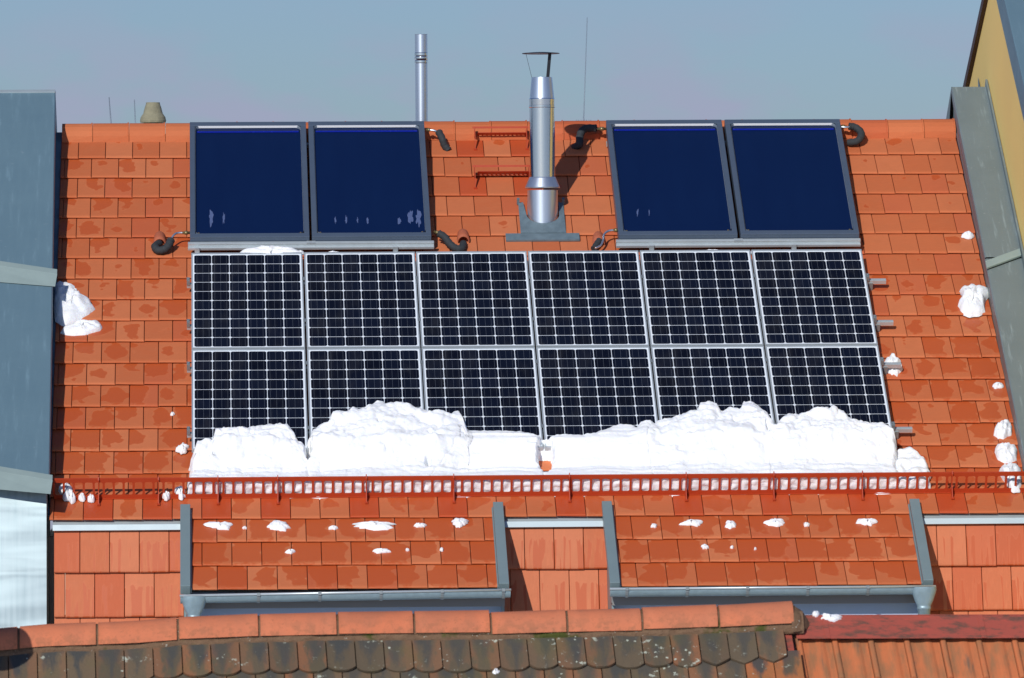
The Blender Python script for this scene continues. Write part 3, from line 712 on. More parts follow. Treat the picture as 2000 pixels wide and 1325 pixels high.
for x, uu in zip(METAL_POSTS, post_u):
    f = MB(); w = .004
    for (poly) in ([(GV-.02, .01), (GV-.02, GT+.018), (GV+.002, GT+.022), (GV+.02, GT+.0), (GV+.028, .10), (GV+.125, .035), (GV+.125, .02)],):
        a = [R(uu-w, v, h) for v, h in poly]; b = [R(uu+w, v, h) for v, h in poly]; n = len(poly)
        f.add(a+b, [tuple(range(n)), tuple(reversed(range(n, 2*n)))] + [(k, n+k, n+(k+1)%n, (k+1)%n) for k in range(n)])
    f.rbox(uu-.013, uu+.013, GV+.10, GV+.135, .024, .03)
    f.build('bracket', M['guard'], t)

# ------------------------------------------------------------------ roof steps
for i, (y0, ytop) in enumerate(((262, 250), (337, 324))):
    ua, ub = rp(927, y0, .1)[0], rp(1028 if i == 0 else 1033, y0, .1)[0]
    vf = rp(924, 290 if i == 0 else 366, .03)[1]
    t = thing('roof_step', R((ua+ub)/2, vf, 0), ['upper red metal roof step just below the ridge, left of the flue', 'lower red metal roof step with a little snow on it, left of the flue'][i], 'roof step', 'red roof steps beside the flue', roof=True)
    dz = lambda x, y, h: R(*rp(x, y, h), h)
    x1, x2 = (927, 1028) if i == 0 else (925, 1035)
    # front bar, tread and side plates
    Pf = lambda u, dy, dzv: R(u, vf-.12, .03) + Vector((0, dy, dzv-.04))
    f = MB(); a = Pf(ua-.02, -.02, .165); 
    f.box(a, (ub-ua+.04,0,0), (0,.006,0), (0,0,.018)); f.build('front_bar', M['guard'], t)
    f = MB(); nb_ = 12; L_ = ub-ua; T0 = Pf(ua, .0, .125); dn = Vector((0, .17, -.055))
    f.box(T0+Vector((.03,0,0)), (L_-.03,0,0), dn*.36, (0,0,.004)); f.box(T0+dn*.55+Vector((.03,0,0)), (L_-.03,0,0), dn*.12, (0,0,.004)); f.box(T0+dn*.80+Vector((.03,0,0)), (L_-.03,0,0), dn*.25, (0,0,.004))
    for k in range(nb_): f.box(T0+dn*.2+Vector((.03+(L_-.045)*k/(nb_-1), 0, -.001)), (.014,0,0), dn*.62, (0,0,.006))
    f.build('tread', M['guard'], t)
    for uu in (ua, ub):
        f = MB(); ps = [Pf(uu, -.02, .183), Pf(uu, .02, .183), Pf(uu, .19, .07), Pf(uu, .16, .05), Pf(uu, .0, .10), R(uu, vf+.02, .02), R(uu, vf+.02, .035)]
        w = Vector((.005,0,0)); n = len(ps); f.add(ps+[p+w for p in ps], [tuple(range(n)), tuple(reversed(range(n,2*n)))] + [(k, n+k, n+(k+1)%n, (k+1)%n) for k in range(n)])
        f.rbox(uu-.014, uu+.018, vf-.0, vf+.03, .024, .029)
        f.build('side_bracket', M['guard'], t)

# ------------------------------------------------------------------ steel flue on the roof
FB = R(3.213, 1.645, 0); FX, FY = FB.x, FB.y
def fz(y): return atY(1058, y, FY).z
t = thing('flue_pipe', (FX, FY, FB.z), 'thick polished steel flue pipe with rain cap between the two collector pairs', 'flue pipe')
rb, ru = .139, .1165
f = MB(); f.lathe((FX, FY, 0), [(rb, FB.z-.15), (rb, fz(372))], 64); f.build('base_pipe', M['steel_satin'], t)
f = MB(); f.lathe((FX, FY, 0), [(.158, fz(368)), (.160, fz(366)), (.155, fz(363.5)), (.125, fz(348.5)), (.118, fz(346))], 64); f.build('storm_collar', M['steel_satin'], t)
f = MB(); f.lathe((FX, FY, 0), [(ru, fz(366)), (ru, fz(211)), (ru+.003, fz(210)), (ru+.003, fz(206.5)), (ru, fz(206)), (ru+.001, fz(194)), (ru-.001, fz(192.5)), (ru-.006, fz(192))], 64); f.build('upper_pipe', M['steel_mirror'], t)
f = MB(); f.lathe((FX, FY, 0), [(ru-.004, fz(193)), (.094, fz(151.5)), (.092, fz(151.3)), (.090, fz(153)), (.088, fz(175))], 64); f.build('cone', M['steel_satin'], t)
f = MB(); cz = fz(104.5); f.lathe((FX-.008, FY, cz), [(.0005,.012),(.06,.0105),(.168,.002),(.172,0),(.172,-.004),(.168,-.005),(.0005,-.001)], 56); f.build('rain_cap', M['black_metal'], t)
f = MB(); a = Vector((FX+.055, FY-.05, fz(152))); b = Vector((FX+.075, FY-.06, cz)); f.box(a-Vector((.018,0,0)), (.03,0,0), (0,.004,0), b-a); f.build('cap_strut', M['black_metal'], t)
f = MB(); a = Vector((FX-.092, FY, fz(152))); b = Vector((FX-.145, FY, cz)); f.box(a, (.002,0,0), (0,.03,0), b-a); f.build('cap_strut', M['black_metal'], t)
# lead flashing apron with a curved cut-out round the pipe
f = MB(); uC, vC = 3.213, 1.645
def uv_(x, y): return rp(x, y, .035)
outer = [(988,461),(988,468),(1132,468),(1132,461),(1108,457),(1101,400),(1090,400)]
lft, rgt_, botm = uv_(1012, 398)[0], uv_(1100, 398)[0], uv_(1050, 456)[1]
seg = 24; vs = []; cv = vC
for k in range(seg+1):
    an = math.radians(180+ (180)*k/seg)       # inner curve, hanging below the pipe
    iu = uC + math.cos(an)*(rb+.012); iv = cv - math.sin(an)*(rb/sa*0+.165)
    frac = k/seg
    ou = lft+(rgt_-lft)*frac; ov = botm
    if k == 0: iu, iv = lft+.045, vC-.22; ou, ov = lft, vC-.22
    if k == seg: iu, iv = rgt_-.045, vC-.22; ou, ov = rgt_, vC-.22
    if k == 1: ou, ov = lft, botm
    if k == seg-1: ou, ov = rgt_, botm
    vs += [R(iu, iv, .05), R(ou, ov, .042)]
f.add(vs, [(2*k, 2*k+1, 2*k+3, 2*k+2) for k in range(seg)])
f.rbox(uv_(988,465)[0], uv_(1132,465)[0], botm+.0005, uv_(1050,469)[1], .018, .036)
for s_ in (lft-.012, rgt_-.012): f.rbox(s_, s_+.024, vC-.24, vC-.21, .03, .085)
ff = f.build('lead_apron', M['lead'], t); sm = ff.modifiers.new('solid', 'SOLIDIFY'); sm.thickness = .006; sm.offset = -1
# lower slim flue behind the ridge
Yp = 1.6; P = atY(823.5, 240, Yp); zz = lambda y: atY(823.5, y, Yp).z; r_ = .0590
t = thing('flue_pipe', (P.x, Yp, Z0-1.0), 'slim shiny flue pipe standing behind the ridge at the left collectors', 'flue pipe')
f = MB(); f.lathe((P.x, Yp, 0), [(r_, Z0-1.05), (r_, zz(124))], 40); f.build('pipe', M['steel_satin'], t)
f = MB(); f.lathe((P.x, Yp, 0), [(r_,zz(124.2)),(r_+.005,zz(123)),(r_+.005,zz(119)),(r_+.001,zz(118)),(r_+.006,zz(115)),(r_+.006,zz(112)),(r_,zz(111)),(r_+.005,zz(109)),(r_+.005,zz(104)),(r_+.001,zz(103))], 40); f.build('clamp_band', M['steel_mirror'], t)
f = MB(); f.lathe((P.x, Yp, 0), [(r_+.001,zz(103.2)),(r_+.001,zz(68)),(r_+.004,zz(67.5)),(r_-.004,zz(67.3)),(r_-.005,zz(100)),(.001,zz(101))], 40); f.build('top_section', M['steel_satin'], t)

# ------------------------------------------------------------------ insulated collector pipes
def smooth_path(p, n=6):
    out = []
    for i in range(len(p)-1):
        a = p[max(i-1,0)]; b = p[i]; c = p[i+1]; d = p[min(i+2, len(p)-1)]
        for k in range(n):
            s = k/n; out.append(tuple(.5*((2*b[j])+(-a[j]+c[j])*s+(2*a[j]-5*b[j]+4*c[j]-d[j])*s*s+(-a[j]+3*b[j]-3*c[j]+d[j])*s**3) for j in range(3)))
    out.append(p[-1]); return out
def hose(label, silver, black, r=.034, hood=None, fit=None):
    pts = [R(*rp(x, y, h), h) for x, y, h in (black or silver)]
    t = thing('insulated_pipe', pts[-1], label, 'pipe', 'insulated connecting pipes of the collectors')
    if silver: 
        f = MB(); f.tube([R(*rp(x, y, h), h) for x, y, h in smooth_path(silver)], .010, 8); f.build('steel_bend', M['steel_satin'], t)
    f = MB(); sp = smooth_path(black); pp = [R(*rp(x, y, h), h) for x, y, h in sp]; n = len(pp)
    f.tube(pp, [r*(1+.06*math.sin(i*1.9)) for i in range(n)], 14); f.build('insulation', M['rubber'], t)
    if fit: 
        f = MB(); a = R(*rp(fit[0], fit[1], fit[2]), fit[2]); b = R(*rp(fit[3], fit[4], fit[2]), fit[2]); f.tube([a, a.lerp(b,.3), a.lerp(b,.3), a.lerp(b,.7), a.lerp(b,.7), b], [.012,.012,.018,.018,.012,.012], 8); f.build('fitting', M['brass'], t)
def hood(x, y, label):
    uu, vv = rp(x, y, .02); t = MB(); n = 10; rows = [(vv+.02, .055, .002), (vv-.03, .058, .0), (vv-.14, .05, -.01), (vv-.24, .02, -.03)]
    vs = []
    for v, r, z in rows:
        for k in range(n+1):
            an = math.pi*k/n; vs.append(R(uu-math.cos(an)*r, v, .03+z+math.sin(an)*r*1.15))
    for k in range(n+1):
        an = math.pi*k/n; vs.append(R(uu-math.cos(an)*.045, rows[0][0], .032+math.sin(an)*.045*1.15))
    for k in range(n+1):
        an = math.pi*k/n; vs.append(R(uu-math.cos(an)*.04, vv-.12, .022+math.sin(an)*.04*1.15))
    m_ = n+1; fs = [(i*m_+k, i*m_+k+1, (i+1)*m_+k+1, (i+1)*m_+k) for i in range(3) for k in range(n)]
    fs += [(k, 4*m_+k, 4*m_+k+1, k+1) for k in range(n)] + [(4*m_+k, 5*m_+k, 5*m_+k+1, 4*m_+k+1) for k in range(n)]
    t.add(vs, fs, smooth=True); single(t, 'pipe_hood', M['terracotta'], label, 'roof hood', 'terracotta hoods over the pipe entries', loc=R(uu, vv, .02))
hood(312, 478, 'small terracotta hood at the lower left corner of the leftmost collector')
hood(905, 473, 'small terracotta hood at lower right of the left hand collector pair')
hood(1170, 478, 'small terracotta hood at lower left of the right hand collector pair')
hose('black pipe curled below the leftmost collector into the left terracotta hood', [(362,455,.14),(348,455.5,.14),(340,459,.14),(331,472,.11)], [(334,469,.12),(329,480,.10),(320,488,.08),(308,489,.07),(303,482,.07),(311,476,.05)], .036, fit=(371,455,.14,356,455))
hose('short black pipe hanging at the top right corner of the left hand collector pair', [(838,254,.15),(850,256,.15),(858,262,.14)], [(857,258,.14),(864,272,.11),(868,284,.06),(876,294,.02)], .034, fit=(832,254,.15,842,254))
hose('black pipe bending from lower right of the left hand collectors into a terracotta hood', None, [(856,456,.14),(868,463,.12),(878,476,.09),(890,485,.07),(902,486,.06),(905,476,.04)], .034, fit=(848,453,.14,860,456))
hose('black pipe bending down at the top left corner of the right hand collectors', [(1184,252,.15),(1172,252,.15),(1160,252,.14)], [(1165,251,.15),(1146,251,.14),(1136,257,.13),(1132,270,.10),(1132,282,.07),(1122,288,.02)], .036, fit=(1185,252,.15,1166,252))
hose('silver pipe bend with black sleeve at lower left of the right hand collectors', [(1206,450,.14),(1190,451,.14),(1180,458,.13),(1178,470,.11),(1173,480,.10),(1163,485,.10)], [(1171,470,.07),(1166,478,.06),(1160,487,.05)], .032, fit=(1210,450,.14,1196,450))
hose('black pipe looped like a hook at the top right corner of the rightmost collector', [(1642,248,.15),(1652,249,.15),(1662,248,.15)], [(1658,247,.15),(1670,249,.14),(1681,258,.12),(1681,269,.10),(1672,277,.08),(1656,279,.06)], .034, fit=(1640,247,.15,1654,248))

# ------------------------------------------------------------------ things behind the ridge
def whip(x0, y0, x1, y1, Y, r, label, extra=None, cat='antenna'):
    a, b = atY(x0, y0, Y), atY(x1, y1, Y); t = thing('antenna', (a.x, a.y, 0), label, cat)
    f = MB(); f.tube([Vector((a.x, a.y, 0.)), a-Vector((0,0,.1)), a, b], [r*1.6, r*1.4, r, r*.5], 6); f.build('mast', M['mast'], t)
    if extra: extra(t, a, Y)
whip(218, 260, 213, 190, 20, .010, 'thin dark leaning antenna rod behind the ridge at far left')
whip(265, 262, 262.5, 195, 60, .012, 'faint pale antenna rod beside the stone chimney cowl')
def yagi(t, a, Y):
    f = MB(); s = (Y-CAM.y)/F
    c = atY(1140, 237.5, Y); f.tube([c-Vector((44*s,0,0)), c+Vector((34*s,0,0))], .5*s, 6)
    for dx in (-42, -14, -10, -5, 5, 10, 14, 28): f.tube([c+Vector((dx*s,0,-2.5*s)), c+Vector((dx*s,0,3*s))], .8*s, 5)
    f.build('cross_arm', M['mast'], t)
    f = MB(); f.lathe(c+Vector((0,0,-4*s)), [(4*s,0),(4.5*s,3*s),(1.5*s,6*s),(.8*s,12*s),(.01,14*s)], 8); f.build('hub', M['mast'], t)
whip(1139.5, 245, 1147, 34, 60, .009, 'very tall thin whip antenna with small cross arms right of the flue', yagi)
Yc = 12; s = (Yc-CAM.y)/F; P = atY(299, 247, Yc); zc = lambda y: atY(299, y, Yc).z
t = thing('chimney', (P.x, Yc, 0), 'weathered concrete chimney cowl showing above the ridge at left', 'chimney')
f = MB(); f.box((P.x-.3, Yc-.3, 0), (.6,0,0), (0,.6,0), (0,0,zc(252))); f.build('stack', M['render_wall'], t)
f = MB(); f.lathe((P.x, Yc, 0), [(11*s,zc(232)),(24.5*s,zc(240)),(25.5*s,zc(236)),(24*s,zc(229)),(19*s,zc(222)),(16*s,zc(210)),(13.5*s,zc(203)),(13.5*s,zc(200.5)),(10*s,zc(200.3)),(9*s,zc(215))], 24); f.build('cowl', M['concrete'], t)
f = MB()
for k in range(4):
    an = math.pi/4+k*math.pi/2+.3; c = Vector((P.x+math.cos(an)*17*s, Yc+math.sin(an)*17*s, zc(252))); f.box(c-Vector((3*s,3*s,0)), (6*s,0,0), (0,6*s,0), (0,0,zc(238)-zc(252)))
f.box((P.x-24*s, Yc-24*s, zc(252)), (48*s,0,0), (0,48*s,0), (0,0,zc(248)-zc(252))); f.build('cowl_base', M['concrete'], t)

# ------------------------------------------------------------------ snow
def interp(tab, x):
    if x <= tab[0][0]: return tab[0][1]
    for (a, b), (c, d) in zip(tab, tab[1:]):
        if x <= c: return b+(d-b)*(x-a)/(c-a) if c > a else d
    return tab[-1][1]
VB = 2.505+1.672+PL             # foot of the lower panels
VBOT, RES = 6.343, .0095
CREST = [(x, y) for x, y in [(366,890),(374,884),(386,869),(402,865),(414,868),(421,848),(445,845),(472,841),(500,842),(515,838),(540,835),(562,837),(574,850),(582,866),(596,872),(604,858),(611,842),(626,836),(642,833),(650,819),(662,815),(674,820),(690,809),(712,808),(722,800),(742,793),(758,800),(790,801),(806,805),(820,812),(834,815),(850,818),(866,813),(880,816),(894,806),(902,818),(912,842),(935,843),(975,843),(1015,845),(1040,849),(1056,857),(1070,859),(1085,852),(1103,851),(1130,853),(1165,846),(1190,838),(1208,831),(1228,833),(1243,839),(1250,829),(1268,828),(1278,832),(1300,824),(1325,820),(1345,815),(1360,815),(1366,802),(1382,800),(1396,802),(1406,815),(1425,806),(1444,811),(1450,796),(1470,800),(1490,815),(1508,838),(1514,842),(1530,829),(1545,822),(1575,819),(1600,816),(1616,820),(1622,811),(1640,819),(1662,832),(1680,835),(1700,839),(1722,840),(1740,850),(1754,866)]]
CT = sorted(rp(x, y, PH+.015) for x, y in CREST)
SMT = [(rp(x, 850, .2)[0], q) for x, q in ((366,.15),(600,.1),(860,.1),(915,.9),(1230,.85),(1275,.2),(1760,.1))]
TT = [(rp(x, 850, .2)[0], q) for x, q in ((366,.085),(600,.075),(660,.09),(740,.12),(830,.10),(880,.085),(915,.075),(1230,.085),(1300,.11),(1620,.13),(1760,.11))]
rl = random.Random(5); LUMPS = []
for _ in range(330):
    uu = rl.uniform(CT[0][0], CT[-1][0]); c_0 = interp(CT, uu)+.015; vv = c_0+(VBOT-c_0)*rl.random()**1.5; lr = rl.uniform(.03,.14); LUMPS.append((uu, vv, lr, lr*rl.uniform(.25,.55)))
HOLES = [(rp(x, y, .2), rx, rv, dp) for x, y, rx, rv, dp in ((602,876,.030,.09,1.),(598,866,.02,.03,.8),(742,842,.012,.02,.5),(840,858,.015,.02,.6),(837,893,.022,.055,.9),(1056,868,.10,.012,.6),(1066,880,.066,.165,1.),(372,905,.02,.05,.6),(1498,850,.012,.05,.6),(712,816,.03,.025,.6),(950,858,.004,.004,0))]
def snow_h(u, vv, lo=None, hi=None, T=None, endl=False, endr=False):
    crest = interp(CT, u) + .016*noise.noise(Vector((u*26, 1, 0)))
    sm = interp(SMT, u); T = interp(TT, u); d_top = vv-crest; s = max(0, min(1, d_top/(VBOT-crest)))
    e = min(1, max(0, d_top)/.15); a = math.sin(math.pi/2*e)**.62
    under = PH if vv < VB else max(.03, PH-(vv-VB)*.55)
    if u < -.004 or u > 6.07: under = .03
    up = 1-.7*s; rough = (1-sm)*up
    big = noise.fractal(Vector((u*2.6+3, vv*3.0, 1)), .9, 2.1, 3)
    h = T*(1+.32*big*(1-sm*.6)); lump = 0
    for (lu, lv, lr, lh) in LUMPS:
        du = u-lu
        if abs(du) < lr:
            dd = (du*du+((vv-lv)*1.1)**2)/(lr*lr)
            if dd < 1: lump = max(lump, lh*math.sqrt(1-dd))
    q1 = noise.voronoi(Vector((u*9+1, vv*9, 1.7)))[0]; q2 = noise.voronoi(Vector((u*21+1, vv*21, .7)))[0]
    h += lump*.9*(1-sm)*up + .04*rough*min(.45, q1[1]-q1[0]) + .016*(rough+.1)*min(.5, q2[1]-q2[0])
    h += .012*noise.noise(Vector((u*24, vv*26, 1)))*rough
    # strata: the snow slid down in thin layers, each ending in a small irregular step
    lay = vv*13+1.6*noise.noise(Vector((u*1.3, vv*1.5, 11))); fr_ = lay-math.floor(lay)
    h += (.012+.016*s)*(fr_**2)*(.4+noise.noise(Vector((u*1.1, math.floor(lay)*3.7, 2))))
    for (hp, rx, rv, dp) in HOLES:
        q = ((u-hp[0])/rx)**2+((vv-hp[1])/rv)**2; q += .5*noise.noise(Vector((u*30, vv*30, 6)))
        if q < 1.6 and dp: a *= 1-dp*max(0, min(1, (1.6-q)/.9))
    H = under + h*a - (.0 if a > .03 else .006)
    d_bot = VBOT-vv
    if d_bot < .25: H = H*(1-(1-d_bot/.25)*.55) + .19*(1-d_bot/.25)*.55*a
    if a < .30 and d_top > .03: H = under-.03 if vv < VB else -.02        # a hole down to the panel or the tiles
    return H, a
def wob(k, v): return .018*noise.noise(Vector((v*9, k*7.3, 1)))+.010*noise.noise(Vector((v*27, k*7.3, 3)))
def bound(k, pts, end=0):
    tb = [(rp(x, y, .2)[1], rp(x, y, .2)[0]) for x, y in pts]
    return lambda v: interp(tb, v)+wob(k, v)+(end*.03*noise.noise(Vector((v*6, k, 5))) if end else 0)
BND = [bound(0, [(372,880),(366,925)], 1), bound(1, [(600,868),(601,925)]), bound(2, [(914,841),(836,925)]), bound(3, [(1064,858),(1062,925)]),
       bound(4, [(1272,830),(1264,870),(1278,925)]), bound(5, [(1511,840),(1505,925)]), bound(6, [(1753,866),(1758,925)], 1)]
def heap(k, label, own=None):
    Lb, Rb = (BND[k], BND[k+1]) if own is None else own
    u_lo, u_hi = Lb(VBOT-.2), Rb(VBOT-.2); nu = max(10, int((u_hi-u_lo)/RES)); vs = []
    nv = 62
    for j in range(nv+1):
        s = j/nv
        for i in range(nu+1):
            f_ = i/nu; v = VBOT-.2
            for _ in range(4):
                lo, hi = Lb(v), Rb(v); u = lo+(hi-lo)*f_
                cr = interp(CT, u)+.016*noise.noise(Vector((u*26, 1, 0))) if own is None else own_crest(u)
                v = cr+(VBOT-cr)*s
            if own is None: H, a = snow_h(u, v)
            else:
                q = min(1, (v-cr)/.05); a = math.sqrt(max(0, 1-(1-q)**2)); H = .03+(.10+.04*noise.noise(Vector((u*12, v*12, 3))))*a
            ds = min(u-lo if (k == 0 or own) else 9, hi-u if (k == 5 or own) else 9)
            if ds < .05: q = max(0, ds/.05); H = .03+(H-.03)*math.sqrt(1-(1-q)**2)
            dj = min(u-lo, hi-u)
            if dj < .012 and ds > 1 and a > .2: H -= .011*(1-dj/.012)*(.4+.6*abs(noise.noise(Vector((v*8, k, 1))))*2)
            vs.append(R(u, v, H))
    fs = [(j*(nu+1)+i, (j+1)*(nu+1)+i, (j+1)*(nu+1)+i+1, j*(nu+1)+i+1) for j in range(nv) for i in range(nu)]
    o = len(vs); nf = 10
    for q in range(1, nf+1):
        for i in range(nu+1):
            P = vs[nv*(nu+1)+i]; u = P.x; hh = (P-RO).dot(NR); h = hh+(.004-hh)*q/nf
            bul = .008*math.sin(math.pi*q/nf) + .016*noise.noise(Vector((u*19, h*22, 1)))
            vs.append(R(u, VBOT+min(.018, bul) if q < nf else VBOT+.030+.045*noise.noise(Vector((u*5, 0, 1))), h))
    base = nv*(nu+1)
    for q in range(nf):
        for i in range(nu):
            r0 = base+i if q == 0 else o+(q-1)*(nu+1)+i; r1 = o+q*(nu+1)+i; fs.append((r0, r1, r1+1, r0+1))
    mb = MB(); mb.add(vs, fs, smooth=True)
    return single(mb, 'snow_heap', M['snow'], label, 'snow heap', 'snow heaps held by the snow guard', loc=R((u_lo+u_hi)/2, VBOT, 0))
heap(0, 'leftmost snow heap, lying over the foot of the first lower solar panel')
heap(1, 'tall lumpy snow heap under the second lower solar panel, highest on the left')
heap(2, 'smooth layered snow slab left of the dark gap, under the third lower panel')
heap(3, 'smooth snow slab right of the dark gap, under the fourth lower panel')
heap(4, 'jagged snow heap under the fifth lower solar panel, with a peak near its right')
heap(5, 'largest snow heap, at the right end under the last lower solar panel')
OC = sorted(rp(x, y, .12) for x, y in [(1752,880),(1764,872),(1776,868),(1786,876),(1797,884),(1806,888),(1814,900)])
def own_crest(u): return interp(OC, u)+.012*noise.noise(Vector((u*30, 4, 0)))
heap(9, 'small pointed snow heap just right of the largest heap, on the tiles', own=(lambda v: rp(1750, 925, .12)[0]+wob(8, v), lambda v: rp(1814, 925, .12)[0]+wob(9, v)*2))
def blob(x, y, w, h, label, t=.03, base=.028, seed=None, lumpy=.35, group='leftover snow patches on the tiles', fr=None, cat='snow patch', name='snow_patch', res=26, outline=None):
    seed = seed if seed is not None else x*.13+y*.71
    fr = fr or (lambda X, Y, H: R(*rp(X, Y, H), H)); rings = 10; mb = MB(); vs = [fr(x, y, base+t)]
    def star(c, s_):
        best = 1.
        for (ax_, ay_), (bx_, by_) in zip(outline, outline[1:]+outline[:1]):
            ax2_, ay2_, bx2_, by2_ = (ax_-x)/(w/2), (ay_-y)/(h/2), (bx_-x)/(w/2), (by_-y)/(h/2); ex, ey = bx2_-ax2_, by2_-ay2_
            den = c*ey-s_*ex
            if abs(den) < 1e-9: continue
            t_ = (ax2_*ey-ay2_*ex)/den; p_ = (ax2_*s_-ay2_*c)/den
            if t_ > 0 and -1e-6 <= p_ <= 1+1e-6: best = t_
        return best
    for i in range(1, rings+1):
        q = i/rings
        for k in range(res):
            an = 2*math.pi*k/res; c, s_ = math.cos(an), math.sin(an)
            rad = 1+lumpy*(noise.noise(Vector((c*1.4+seed, s_*1.4, seed*.37)))*1.3+.75*noise.noise(Vector((c*4.2+seed, s_*4.2, seed*.37))))
            if outline: rad = star(c, s_)*(1+.04*noise.noise(Vector((c*5, s_*5, seed))))
            hh = base + t*(math.sqrt(max(0, 1-q**2.2)) if outline or t > .035 else (1-q**2.2)*1.1)*(1+.5*noise.noise(Vector((c*q*3+seed, s_*q*3, 5)))+.25*noise.noise(Vector((c*q*8+seed, s_*q*8, 5)))) if i < rings else base-.01
            re_ = 1+(rad-1)*q**1.5 if outline else rad; vs.append(fr(x+c*q*re_*w/2, y+s_*q*re_*h/2, base) + NR*(hh-base))
    fs = [(0, 1+(k+1)%res, 1+k) for k in range(res)] + [(1+(i-1)*res+k, 1+(i-1)*res+(k+1)%res, 1+i*res+(k+1)%res, 1+i*res+k) for i in range(1, rings) for k in range(res)]
    fs = [tuple(reversed(q)) for q in fs]
    mb.add(vs, fs, smooth=True)
    return single(mb, name, M['snow'], label, cat, group, loc=fr(x, y, base))
D1, D2 = 'on the left dormer roof', 'on the right dormer roof'
for a in [(430,1027,50,17,'long snow patch nearest the left edge, top course, '+D1), (478,1031,10,4,'tiny snow speck right of the leftmost patch '+D1), (545,1027,46,20,'ragged snow patch, second from the left, '+D1),
          (652,1031,20,7,'small pointed snow patch left of the widest patch '+D1), (735,1026,86,17,'widest snow patch, middle of the top course '+D1), (820,1026,24,8,'small flat snow patch right of the widest one '+D1),
          (896,1021,32,19,'rounded snow patch near the right verge '+D1), (567,1077,18,7,'small snow sliver at left in the second course '+D1), (747,1076,36,8,'thin snow streak in the middle of the second course '+D1),
          (796,1074,8,4,'tiny snow crumb right of the thin streak '+D1), (863,1073,9,5,'tiny snow crumb at right in the second course '+D1),
          (1277,1027,14,7,'small snow speck near the left verge '+D2), (1350,1021,46,13,'pointed snow patch, first large one from the left, '+D2), (1427,1025,26,15,'small ragged snow patch left of the middle '+D2),
          (1515,1021,44,15,'oval snow patch in the middle of the top course '+D2), (1575,1025,12,8,'small snow dot right of the oval patch '+D2), (1694,1020,44,15,'snow patch nearest the right verge '+D2),
          (1377,1068,15,9,'small snow dot at left in the second course '+D2), (1430,1069,8,5,'tiny snow dot right of a larger one, second course, '+D2), (1475,1072,6,4,'smallest snow crumb in the second course '+D2)]:
    blob(a[0], a[1], a[2]*.9, a[3]*.85, a[4], t=.010+min(a[2],a[3])*.0008, lumpy=.5, res=34)
OUT = {(139,592): [(106,555),(118,553),(133,558),(152,569),(146,577),(160,587),(176,589),(187,603),(176,614),(160,624),(146,630),(124,637),(108,628),(104,600)],
       (160,641): [(116,650),(124,641),(140,640),(152,631),(168,628),(182,629),(196,630),(200,638),(196,645),(180,650),(166,655),(142,657),(126,655)],
       (1899,588): [(1872,571),(1884,561),(1902,563),(1932,563),(1934,577),(1926,586),(1922,600),(1926,611),(1912,617),(1892,619),(1876,612),(1874,603),(1869,597),(1876,588),(1880,578)],
       (1957,841): [(1948,832),(1958,825),(1972,823),(1977,834),(1976,850),(1968,853),(1960,859),(1948,856),(1940,850),(1942,840)],
       (1965,887): [(1944,872),(1958,868),(1980,870),(1987,876),(1986,900),(1974,906),(1962,907),(1948,898),(1943,882)],
       (1971,935): [(1950,920),(1962,911),(1984,909),(1995,918),(1996,950),(1992,960),(1978,962),(1968,950),(1958,936)]}
for a in [(1899,588,58,52,'large snow lump against the right party wall, halfway up the roof',.09,.4), (1890,460,26,11,'small snow patch highest up by the right party wall',.03,.2), (1949,753,20,11,'small snow patch between the two lumps by the right party wall',.02,.2),
          (1957,841,36,34,'oval snow lump by the right wall, above two others',.06,.3), (1965,887,44,36,'square snow lump by the right wall, in the middle of three',.06,.3), (1971,935,46,56,'snow lump by the right wall behind the snow guard',.08,.3),
          (1744,716,36,36,'snow clump under the third rail stub right of the panels',.05,.5), (1729,863,12,13,'tiny snow lump below the lowest rail stub',.02,.4),
          (139,592,76,66,'large snow wedge against the left party wall',.09,.3), (160,641,78,22,'long low snow lump just below the large wedge at left',.05,.35), (337,808,9,5,'tiny snow crumb on the tiles left of the lower panels',.01,.3),
          (358,878,24,16,'small snow piece at the lower left corner of the panels',.04,.5),
          (128,960,26,30,'snow lump behind the left end of the snow guard',.06,.4), (141,972,13,22,'upright snow lump in the second slot of the snow guard',.05,.3), (160,973,14,11,'small snow ball in the third slot of the snow guard',.04,.3), (178,976,13,11,'small snow ball left of the first guard bracket',.04,.3),
          (325,971,14,12,'small snow lump right of the second guard bracket',.04,.4), (352,965,22,20,'grey snow clump left of the leftmost heap behind the guard',.05,.5)]:
    blob(a[0], a[1], a[2], a[3], a[4], t=a[5], lumpy=a[6], outline=OUT.get((a[0], a[1])), res=48 if (a[0], a[1]) in OUT else 26)
for a in [(528,489,112,12,'long snow cap on the top edge of the first upper panel',.05), (585,489,20,5,'small snow bit at the joint of the first two upper panels',.02), (652,491,34,5,'small snow strip on the top edge of the second upper panel',.02),
          (1390,488,62,5,'snow strip on the top edge of the fifth upper panel',.02), (1475,488,24,4,'small snow strip at the top joint of the last two upper panels',.015), (1612,487,40,3,'faint snow strip on the top edge of the last upper panel',.012)]:
    blob(a[0], a[1]+5, a[2], a[3]*1.4, a[4], t=a[5], base=PH-.03, lumpy=.2, group='snow on the panels top edge')

